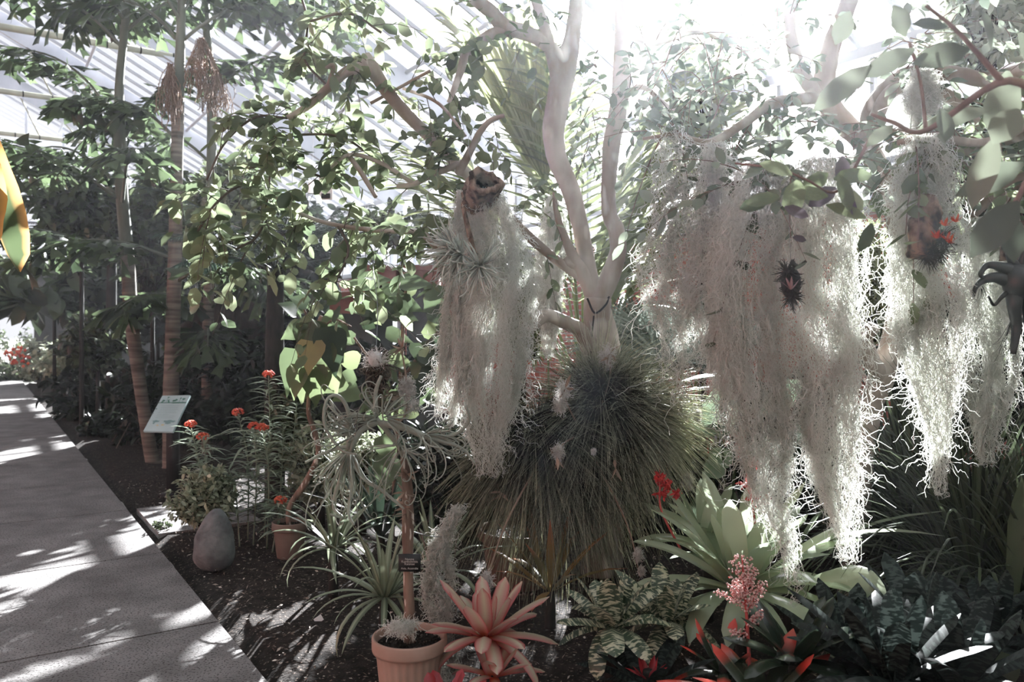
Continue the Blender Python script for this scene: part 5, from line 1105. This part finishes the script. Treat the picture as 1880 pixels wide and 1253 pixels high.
# red flowered spikes
def redspike(pts, Y, label, seed, base):
    t = thing('red_flower_spike', label, 'flower spike', base); m = MB(); g = R(seed)
    tube(m, [[*base, .006], [*P(pts[-1][0], pts[-1][1] + 30, Y), .005], [*P(*pts[0][:2], Y), .003]], sides=6); part('stem', m, M_pinkstem, t)
    m = MB()
    for a, b, n in pts:
        leaves(m, np.repeat(P(a, b, Y)[None], n, 0) + g.normal(0, .01, (n, 3)), nrm(g.normal(size=(n, 3)) + [0, -.2, .5]), nrm(g.normal(size=(n, 3))), .035, .006, 'petal', .1, .4, seed=int(a))
        balls(m, P(a, b, Y) + g.normal(0, .012, (n, 3)), .009, seed=3)
    part('flower_cluster', m, M_redfl, t)
redspike([(1212, 878, 30), (1222, 890, 20), (1242, 908, 14), (1214, 907, 10)], 3.95, 'red flower cluster at the right side of the needle-leaved ball', 1, P(1250, 1010, 4.0))
redspike([(1358, 805, 12), (1362, 830, 18), (1385, 850, 12), (1368, 890, 10), (1405, 918, 18), (1384, 915, 10)], 3.9, 'red flower spike showing through the lower end of the moss curtain', 2, P(1385, 1010, 3.95))

# lilies right of the ball
t = thing('striped_lily', 'broad striped glossy leaves between the needle-leaved ball and the moss curtain', 'foliage plant', ground_under(1330, 4.9))
leafset('foliage', [(1360, 690, -98, -6, 20), (1325, 800, -10, -78, 40), (1345, 830, -46, 20, 24), (1330, 850, -40, 18, 22), (1350, 790, -60, -8, 20), (1310, 800, -50, -50, 26), (1375, 870, 40, -70, 28), (1400, 760, 60, -60, 26), (1340, 900, 20, 60, 26), (1300, 900, -30, 60, 20)], 4.8, M_lily, t, 'ovate', 3, jit=.2, up=(.1, -.5, 1))
m = MB()
for a, b in ((1360, 690), (1325, 800), (1350, 830), (1400, 760), (1340, 900), (1300, 890)): tube(m, B([(1335, 1070, 4.9, 4), (1338 + (a - 1338) * .4, (b + 1070) / 2, 4.9, 3), (a, b, 4.8, 2)]), sides=5)
part('stem', m, M_bigleaf, t)
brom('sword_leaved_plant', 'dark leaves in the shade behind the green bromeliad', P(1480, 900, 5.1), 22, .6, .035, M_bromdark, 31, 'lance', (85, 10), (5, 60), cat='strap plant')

# long grass, right
def clump(label, px, Y, n, L, W, seed, mat=M_liriope, el=(88, 40), droop=(30, 130)):
    b = ground_under(px, Y); t = thing('long_grass', label, 'grass', b, 'clumps of long arching grass on the right')
    m = MB(); g = R(seed); rosette(m, b, n, L, W, el, droop, 'strap', .4, seed, base_r=.03, curl=1.8, ljit=.3, lprof=([0, 1], [1, 1])); part('leaf_rosette', m, mat, t)
clump('long arching grass left of the dark corner, sunlit on top', 1680, 4.9, 420, 1.15, .009, 1)
clump('biggest long grass clump drooping over the dark corner', 1790, 4.3, 520, 1.25, .009, 2)
clump('long grass clump cut by the right edge', 1905, 4.0, 380, 1.05, .009, 3)
clump('short upright yellow-green grass under the right moss', 1660, 5.4, 160, 1.15, .014, 4, el=(88, 60), droop=(5, 50))
t = thing('paddle_leaf', 'single upright paddle-shaped leaf in front of the grass at the right edge', 'foliage plant', ground_under(1872, 3.6))
m = MB(); bigblade([(1850, 1220, 0), (1865, 1000, 0), (1872, 940, 0), (1876, 875, 0)], 18, 3.6, 'ovate', (1, -.3, 0)); bigblade([(1670, 860, 1.2), (1664, 800, 1.2), (1672, 740, 1.2)], 8, 3.6, 'lance', (1, -.3, 0)); bigblade([(1810, 1300, -.6), (1830, 1240, -.6), (1860, 1205, -.6)], 24, 3.6, 'tongue', (1, -.3, 0))
part('foliage', m, M_mid, t)

# ================================================================== POT BEHIND, FAN PALMS, ARECA
pot(ground_under(955, 4.95), .26, .33, 'large brown pot in the shade under the needle-leaved ball', M_terra_dark, 0)
for k, (px, py, Y, w, h, l_) in enumerate(((700, 510, 9.5, .2, .1, 'red-brown box planter high among the leaves, left one'), (775, 510, 9.6, .2, .1, 'red-brown box planter high among the leaves, right one'), (655, 560, 9.0, .25, .1, 'lower red-brown box planter beside the heart-leaved shrub'))):
    c = P(px, py, Y); t = thing('box_planter', l_, 'planter', (c[0], c[1], 0)); m = MB()
    box(m, [c[0], c[1], c[2]], XYZ, [w, .22, h]); box(m, [c[0], c[1], c[2] + h], XYZ, [w + .025, .245, .03]); part('body', m, M_terra_red, t, smooth=False)
    m = MB(); box(m, [c[0], c[1], (c[2] - h) / 2], XYZ, [w * .8, .18, (c[2] - h) / 2]); part('pedestal', m, M_lintel, t, smooth=False)
t = thing('yellow_fan_palm', 'pleated yellow-green palm leaves spreading behind the forked trunk at the top', 'palm', ground_under(1010, 6.4))
m = MB(); sk = MB(); g = R(50)
fan(m, sk, ground_under(1010, 6.4) + [0, 0, .4], P(1000, 330, 6.3), 1.55, 17, .036, (.15, -1, .2), 15, 1)
hub = P(998, 320, 6.3)
for tgt, sd in ((P(875, 40, 5.9), 2), (P(955, -40, 5.9), 3)):
    v = tgt - hub; mm = MB(); k = 9; s = nrm(np.cross(v, [0, -1, .2])); off = np.linspace(-.11, .11, k)
    p0 = np.repeat(hub[None], k, 0) + s * off[:, None] * .12; d = v[None] + s * off[:, None] * 2.0
    leaves(m, p0, d, np.tile([.1, -1, .2], (k, 1)), np.linalg.norm(v) * (1 - 2 * np.abs(off)), .04, 'grass', .06, .6, seed=sd)
part('foliage', m, M_palmy, t); part('stem', sk, M_areca, t)
t = thing('feather_palm', 'feathery yellow-green palm behind the forked trunk', 'palm', ground_under(1070, 6.9))
rc, lfm = MB(), MB(); b0 = ground_under(1070, 6.9) + [0, 0, .9]; tube(rc, [[*ground_under(1070, 6.9), .07], [*b0, .05]], sides=10); g = R(51)
for k, (az, el, L_) in enumerate(((0.25, 80, 2.6), (-.2, 76, 2.3), (2.9, 72, 2.7), (3.4, 62, 2.3), (1.5, 82, 2.9), (4.4, 78, 2.4), (.1, 70, 2.3), (.4, 76, 2.5), (3.0, 68, 2.3), (.15, 86, 2.7), (2.9, 87, 2.8), (0.0, 82, 2.8), (3.1, 84, 2.9))):
    frond(rc, lfm, b0, az, el, L_ * 1.22, 34, 34, .72, .027, 'grass', k, 58, .3, .014, .3)
part('frond', rc, M_areca, t, label='arching frond stalks'); part('foliage', lfm, M_areca, t)
for k, (px, py, Y, L_, sd, l_) in enumerate(((1240, 690, 6.2, .62, 1, 'silver-green fan palm in front of the brick wall'), (1310, 640, 6.6, .55, 2, 'silver-green fan palm behind the sparse moss'), (1170, 640, 6.6, .5, 3, 'silver-green fan palm just right of the trunk'))):
    t = thing('fan_palm', l_, 'palm', ground_under(px, Y)); m = MB(); sk = MB(); g = R(sd); b = ground_under(px, Y) + [0, 0, .1]
    for q in range(7):
        an = -1.2 + 2.4 * q / 6; h = P(px + 60 * math.sin(an), py - 30 * math.cos(an), Y - .15 + g.uniform(-.3, .3)); fan(m, sk, b, h, L_, 26, .010, (math.sin(an) * .5, -1, .9), 100, sd * 10 + q, .15)
    part('foliage', m, M_fan, t); part('stem', sk, M_areca, t)

# ================================================================== LEFT: FISHTAIL PALMS
def fishpalm(label, pts, fr, seed, green_from, infl=()):
    tr = B(pts); base = tr[0, :3].copy(); base[2] = 0; t = thing('fishtail_palm', label, 'palm', base)
    k = green_from; m = MB(); tube(m, np.vstack([[*base, tr[0, 3] * 1.1], tr[:k + 1]]), sides=14, n=50, bump=.03, seed=seed); part('trunk', m, M_palmtrunk, t, label='ringed brown trunk')
    m = MB(); tube(m, tr[k:], sides=12, n=30); part('crown_shaft', m, M_greentrunk, t, label='smooth green upper stem')
    rc, lf = MB(), MB(); g = R(seed)
    for q, (px, py, az, el, L_, dr) in enumerate(fr):
        b = P(px, py, pts[0][2]); X = frond(rc, lf, b, math.radians(az), el, L_, dr, 3, .01, .001, seed=q, r=.022, start=.9)
        c = crv(X, 60)
        for sfr in np.linspace(.28, 1, 9):
            i_ = min(int(sfr * 58), 57); tn = nrm(c[i_ + 1] - c[i_])
            for sg in (1, -1):
                lat = nrm(np.cross(tn, [0, 0, 1.0])) * sg; a2 = tn * .6 + lat * .75 + np.array([0, 0, g.uniform(-.15, .15)]); l2 = .52 * (1.15 - .6 * sfr) * g.uniform(.8, 1.1) * L_ / 1.9
                p2 = c[i_][None] + a2[None] * np.linspace(0, l2, 6)[:, None] + np.array([0, 0, -1.0]) * (np.linspace(0, 1, 6) ** 2)[:, None] * l2 * .4
                strands(rc, p2[None], .003, 4)
                kk = 6; ii = np.linspace(1, 5, kk); fi = np.clip(ii.astype(int), 0, 4); fp = p2[fi] + (p2[np.minimum(fi + 1, 5)] - p2[fi]) * (ii - fi)[:, None]
                d2 = nrm(a2[None] * .8 + np.cross(a2, [0, 0, 1.0])[None] * np.where(np.arange(kk) % 2, .8, -.8)[:, None] + g.normal(0, .25, (kk, 3)) + [0, 0, -.35])
                leaves(lf, fp, d2, nrm(np.tile([0, 0, 1.0], (kk, 1)) + g.normal(0, .4, (kk, 3))), .24 * g.uniform(.7, 1.2, kk), .062 * g.uniform(.8, 1.2, kk), 'fish', .3, .35, seed=q * 31 + i_, notch=.35)
    part('frond', rc, M_greentrunk, t, label='frond stalks'); part('foliage', lf, M_fish, t)
    for (a, b, top, bot, rpx, mat_, nm) in infl:
        m = MB(); gg = R(a); n = 60; Y = pts[0][2] - .15; c0 = P(a, top, Y); hgt = (bot - top) / FPX * Y; th = gg.uniform(0, 6.28, n); rr = np.sqrt(gg.uniform(0, 1, n)) * rpx / FPX * Y
        q = np.linspace(0, 1, 12)[None, :, None]; s_ = np.stack([np.cos(th) * rr, np.sin(th) * rr, 0 * th], -1)
        path = c0 + s_[:, None] * np.minimum(1.3, q * 2 + .15) + np.array([b / FPX * Y, 0, -1.0 * hgt]) * q * gg.uniform(.6, 1, (n, 1, 1)) + np.cumsum(gg.normal(0, .011, (n, 12, 3)), 1)
        strands(m, path, .005, 3); balls(m, path.reshape(-1, 3) + gg.normal(0, .008, (n * 12, 3)), gg.uniform(.005, .009, n * 12), seed=a); part('flower_cluster', m, mat_, t, label=nm)
fishpalm('fishtail palm with the leaning trunk left of the information sign', [(284, 870, 9.4, 13), (262, 740, 9.4, 11), (243, 600, 9.4, 12), (234, 470, 9.4, 12), (224, 360, 9.4, 11), (221, 270, 9.4, 12), (219, 160, 9.4, 8), (228, 60, 9.4, 7), (236, -40, 9.4, 6)],
         [(218, 240, 170, 62, 2.0, 75), (222, 270, 20, 68, 1.7, 60), (226, 90, 190, 50, 1.9, 80), (226, 90, 120, 55, 1.8, 70), (228, 60, 10, 45, 1.9, 80), (222, 360, 185, 35, 2.3, 55), (222, 370, 230, 35, 2.1, 60), (222, 350, 150, 40, 2.2, 60), (230, 40, 250, 40, 1.7, 80), (232, 20, 60, 60, 1.8, 80), (224, 380, 300, 40, 1.7, 70), (230, 480, 200, 30, 1.8, 60)], 1, 3)
fishpalm('fishtail palm with the pale straight trunk rising behind the sign', [(313, 850, 9.0, 14), (314, 720, 9.0, 14), (318, 580, 9.0, 13), (322, 440, 9.0, 12), (325, 300, 9.0, 11), (327, 180, 9.0, 11), (332, 60, 9.0, 8), (335, -60, 9.0, 6)],
         [(330, 80, 10, 45, 1.9, 85), (330, 80, 160, 50, 1.9, 85), (332, 40, 240, 50, 1.6, 80), (330, 30, 60, 60, 1.8, 80), (326, 260, 190, 50, 1.3, 80), (334, 10, 340, 50, 1.6, 90), (326, 480, 200, 25, 1.5, 60), (322, 520, 330, 25, 1.6, 70)], 2, 5,
         [(312, 2, 120, 235, 16, M_infl, 'brown hanging flower strings'), (370, 3, 72, 190, 22, M_infl, 'brown hanging flower strings')])
fishpalm('slender fishtail palm right of the pale trunk, with hanging green fruit strings', [(381, 900, 10.0, 10), (380, 740, 10, 10), (382, 600, 10, 10), (385, 470, 10, 9), (388, 330, 10, 9), (388, 180, 10, 8), (380, 60, 10, 7), (375, -40, 10, 6)],
         [(386, 180, 350, 45, 1.7, 90), (380, 60, 170, 50, 1.8, 85), (380, 60, 20, 55, 1.9, 90), (386, 300, 200, 45, 1.5, 80), (376, 0, 280, 50, 1.7, 85), (384, 570, 330, 40, 1.6, 80), (384, 560, 10, 35, 1.5, 70), (384, 590, 250, 35, 1.5, 75), (383, 640, 290, 30, 1.4, 70)], 3, 3,
         [(393, 2, 325, 412, 20, M_inflgreen, 'green hanging fruit strings'), (398, 2, 130, 225, 22, M_infl, 'brown hanging flower strings')])
# cycads
def cycad(label, c, n, L_, seed, azs=None):
    c = np.asarray(c, float); t = thing('cycad', label, 'cycad', (c[0], c[1], 0)); m = MB(); tube(m, [[c[0], c[1], 0, .09], [c[0], c[1], c[2], .07]], n=14, sides=12, bump=.1); part('trunk', m, M_darktrunk, t)
    rc, lf = MB(), MB(); g = R(seed)
    for k in range(n): frond(rc, lf, c, k * 2.4, g.uniform(15, 50), L_ * g.uniform(.85, 1.1), 45, 46, .17, .007, 'grass', k, 65, .25, .012, .12, .02)
    part('frond', rc, M_cyc, t, label='dark frond stalks'); part('foliage', lf, M_cyc, t)
cycad('dark feather-leaved cycad in the gap between the palms and the tree', P(505, 500, 7.2), 16, 1.3, 1)
cycad('dark cycad left of the leaning trunk above the far bushes', P(205, 470, 13), 16, 1.7, 2)
# banana leaf at the left edge
t = thing('banana_plant', 'banana leaf with a browned edge hanging in at the left edge', 'banana plant', G(-1.42, 2.1))
bb = G(-1.42, 2.1); m = MB(); tube(m, [[*bb, .09], [bb[0] - .05, bb[1], 1.2, .08], [bb[0], bb[1] + .1, 2.3, .04]], sides=12); part('stem', m, M_greentrunk, t)
m = MB()
def bl(pts, w, side):
    c = crv(np.array(pts), 15); tt = np.linspace(0, 1, 15); p = np.clip(np.sin(np.pi * (tt * .9 + .08)), 0, 1) ** .5 * w; p[0] = w * .1; p[-1] = .004
    blades(m, c[None], p[None], np.array([side], float), .5, wave=.05)
bl([(bb[0], bb[1] + .1, 2.1), P(-260, 120, 2.3), P(-120, 190, 2.7), P(-45, 300, 3.0), P(10, 410, 3.05), P(36, 500, 3.1)], .115, (1, -.4, .3))
bl([(bb[0], bb[1] + .1, 2.3), P(-190, 120, 2.4), P(-90, 260, 2.8), P(-40, 380, 3.0), P(-15, 470, 3.0)], .13, (1, -.5, .2))
part('foliage', m, M_banana, t)

# ================================================================== BACKGROUND SHRUBS
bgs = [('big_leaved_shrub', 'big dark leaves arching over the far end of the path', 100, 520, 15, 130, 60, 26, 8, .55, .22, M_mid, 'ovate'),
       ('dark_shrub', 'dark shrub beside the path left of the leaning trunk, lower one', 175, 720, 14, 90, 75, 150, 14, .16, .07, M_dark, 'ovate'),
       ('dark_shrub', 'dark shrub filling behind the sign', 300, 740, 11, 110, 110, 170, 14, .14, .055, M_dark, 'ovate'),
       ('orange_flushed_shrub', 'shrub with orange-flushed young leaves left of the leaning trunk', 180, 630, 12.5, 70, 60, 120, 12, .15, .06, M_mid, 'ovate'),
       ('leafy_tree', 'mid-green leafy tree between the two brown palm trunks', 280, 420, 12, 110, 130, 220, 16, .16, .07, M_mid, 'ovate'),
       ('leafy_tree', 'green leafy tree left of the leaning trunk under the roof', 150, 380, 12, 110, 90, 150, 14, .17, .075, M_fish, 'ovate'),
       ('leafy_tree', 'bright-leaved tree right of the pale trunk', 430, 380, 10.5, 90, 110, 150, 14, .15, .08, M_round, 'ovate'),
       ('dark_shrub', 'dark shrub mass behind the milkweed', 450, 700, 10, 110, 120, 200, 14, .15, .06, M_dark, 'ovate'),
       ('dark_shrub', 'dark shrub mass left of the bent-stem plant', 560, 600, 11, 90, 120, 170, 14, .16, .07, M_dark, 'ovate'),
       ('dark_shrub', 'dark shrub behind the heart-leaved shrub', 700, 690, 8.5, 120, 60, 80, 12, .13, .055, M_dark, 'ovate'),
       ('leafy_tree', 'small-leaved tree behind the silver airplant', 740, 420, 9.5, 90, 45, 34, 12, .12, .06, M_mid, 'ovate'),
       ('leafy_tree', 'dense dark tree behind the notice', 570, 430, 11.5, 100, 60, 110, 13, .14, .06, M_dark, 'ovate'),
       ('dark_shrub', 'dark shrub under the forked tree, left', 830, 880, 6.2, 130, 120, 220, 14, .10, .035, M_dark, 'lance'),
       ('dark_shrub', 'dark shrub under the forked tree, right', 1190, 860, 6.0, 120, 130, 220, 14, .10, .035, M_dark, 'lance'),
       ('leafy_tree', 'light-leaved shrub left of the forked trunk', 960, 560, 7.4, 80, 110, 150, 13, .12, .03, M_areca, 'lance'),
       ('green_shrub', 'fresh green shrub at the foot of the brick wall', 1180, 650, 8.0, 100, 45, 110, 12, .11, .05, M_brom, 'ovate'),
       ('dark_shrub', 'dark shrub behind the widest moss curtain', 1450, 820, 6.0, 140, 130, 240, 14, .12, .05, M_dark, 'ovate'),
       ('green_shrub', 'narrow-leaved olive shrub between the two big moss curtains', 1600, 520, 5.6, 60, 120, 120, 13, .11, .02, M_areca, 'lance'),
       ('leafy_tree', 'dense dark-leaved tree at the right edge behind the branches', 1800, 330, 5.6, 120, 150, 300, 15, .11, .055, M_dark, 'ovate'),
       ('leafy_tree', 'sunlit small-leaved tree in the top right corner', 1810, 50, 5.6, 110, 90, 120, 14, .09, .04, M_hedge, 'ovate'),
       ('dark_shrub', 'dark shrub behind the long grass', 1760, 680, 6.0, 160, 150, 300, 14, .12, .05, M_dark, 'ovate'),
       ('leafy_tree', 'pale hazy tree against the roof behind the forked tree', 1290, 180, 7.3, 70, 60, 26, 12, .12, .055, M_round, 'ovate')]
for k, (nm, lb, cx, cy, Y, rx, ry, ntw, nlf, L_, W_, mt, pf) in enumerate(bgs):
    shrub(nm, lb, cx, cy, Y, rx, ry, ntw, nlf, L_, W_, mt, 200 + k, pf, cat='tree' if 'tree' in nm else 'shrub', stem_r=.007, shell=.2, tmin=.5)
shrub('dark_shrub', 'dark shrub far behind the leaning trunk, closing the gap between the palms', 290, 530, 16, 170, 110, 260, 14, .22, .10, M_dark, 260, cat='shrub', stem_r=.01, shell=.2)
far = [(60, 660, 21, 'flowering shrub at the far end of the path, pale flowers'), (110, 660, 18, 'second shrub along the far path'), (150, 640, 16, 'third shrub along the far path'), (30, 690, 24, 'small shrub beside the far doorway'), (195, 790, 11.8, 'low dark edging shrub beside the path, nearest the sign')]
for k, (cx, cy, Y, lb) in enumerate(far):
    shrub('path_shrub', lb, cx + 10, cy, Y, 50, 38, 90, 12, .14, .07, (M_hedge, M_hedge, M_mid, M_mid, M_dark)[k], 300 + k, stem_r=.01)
t_ = MB(); g = R(60); n = 40; balls(t_, P(30, 655, 20.0) + g.normal(0, .12, (n, 3)), .05, seed=1); single('red_flowers', t_, M_orfl, P(30, 655, 20.0), 'patch of red flowers at the far end of the path', 'flowers', kind='stuff')
# beyond the doorway
for k, (w, l) in enumerate(((-.9, 31), (.9, 33), (2.4, 31))):
    b = G(w, l); sm, lf = bush(b, b + [0, 0, .9], (.9, .9, .8), 60, 10, .14, .06, seed=400 + k); t = thing('outdoor_shrub', ('outdoor shrub seen through the far doorway, left', 'outdoor shrub seen through the far doorway, behind', 'outdoor shrub seen through the far doorway, right')[k], 'shrub', b)
    part('stem', sm, M_twig, t); part('foliage', lf, M_mid, t)
# dark rock mass
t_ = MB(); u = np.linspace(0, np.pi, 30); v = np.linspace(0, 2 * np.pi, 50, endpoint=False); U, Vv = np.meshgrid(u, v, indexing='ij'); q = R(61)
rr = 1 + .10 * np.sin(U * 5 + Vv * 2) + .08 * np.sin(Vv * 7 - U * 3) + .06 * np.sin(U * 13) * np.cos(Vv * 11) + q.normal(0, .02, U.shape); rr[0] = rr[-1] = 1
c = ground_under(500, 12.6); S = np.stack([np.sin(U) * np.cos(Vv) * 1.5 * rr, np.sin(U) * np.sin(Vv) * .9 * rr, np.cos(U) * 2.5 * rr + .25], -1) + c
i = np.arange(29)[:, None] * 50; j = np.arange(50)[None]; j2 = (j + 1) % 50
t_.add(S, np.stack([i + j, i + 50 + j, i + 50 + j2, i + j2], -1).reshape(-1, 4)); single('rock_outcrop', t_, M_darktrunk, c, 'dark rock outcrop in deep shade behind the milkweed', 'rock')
# litter on the soil: beyond counting
m = MB(); g = R(70); n = 5000; w = g.uniform(1.15, 5.0, n); l = g.uniform(1.0, 9.0, n)
p = AW[None] * w[:, None] + AL[None] * l[:, None]; p[:, 2] = .022; d = nrm(g.normal(size=(n, 3)) * [1, 1, .25]); leaves(m, p, d, nrm(np.tile([0, 0, 1.0], (n, 1)) + g.normal(0, .3, (n, 3))), g.uniform(.008, .035, n), g.uniform(.003, .008, n), 'far', .1, .3)
single('leaf_litter', m, M_litter, (0, 3, 0), 'scattered dry leaf fragments on the dark soil bed', 'leaf litter', kind='stuff')
t_ = MB(); box(t_, P(585, 1138, 4.3) + [0, 0, 0], np.array([[.8, .3, .5], [-.3, .95, 0], [-.5, 0, .85]]), [.022, .002, .016]); single('plant_tag', t_, M_white, P(585, 1138, 4.3), 'small pale plastic tag lying on the soil left of the pot', 'tag', smooth=False)

# added scattering volume that stands in for lens glare around the sun
hm = bpy.data.materials.new('glare_scatter'); hm.use_nodes = True; hm.node_tree.nodes.clear()
ho = hm.node_tree.nodes.new('ShaderNodeOutputMaterial'); hv = hm.node_tree.nodes.new('ShaderNodeVolumeScatter')
hv.inputs['Density'].default_value = GLARE_DENSITY; hv.inputs['Anisotropy'].default_value = .80; hv.inputs['Color'].default_value = (.93, .96, 1, 1)
hm.node_tree.links.new(hv.outputs[0], ho.inputs['Volume'])
m = MB(); box(m, G(WR, (L0 + L1) / 2, 2.1), [AW, AL, [0, 0, 1]], [WE - WR - .02, (L1 - L0) / 2 - .02, 2.08])
single('glare_volume', m, hm, G(WR, (L0 + L1) / 2, 0), 'thin added scattering volume standing in for glare around the sun', 'glare_volume', kind='stuff', smooth=False)
# repeats of a kind share a group
kinds = {}
for o in list(SC.collection.objects):
    if o.parent is None and 'category' in o and o.get('kind') is None: kinds.setdefault(o.name.split('.')[0], []).append(o)
for nm, os_ in kinds.items():
    if len(os_) > 1:
        gname = next((o['group'] for o in os_ if 'group' in o), nm.replace('_', ' ') + 's in the greenhouse bed')
        for o in os_: o['group'] = o.get('group', gname)
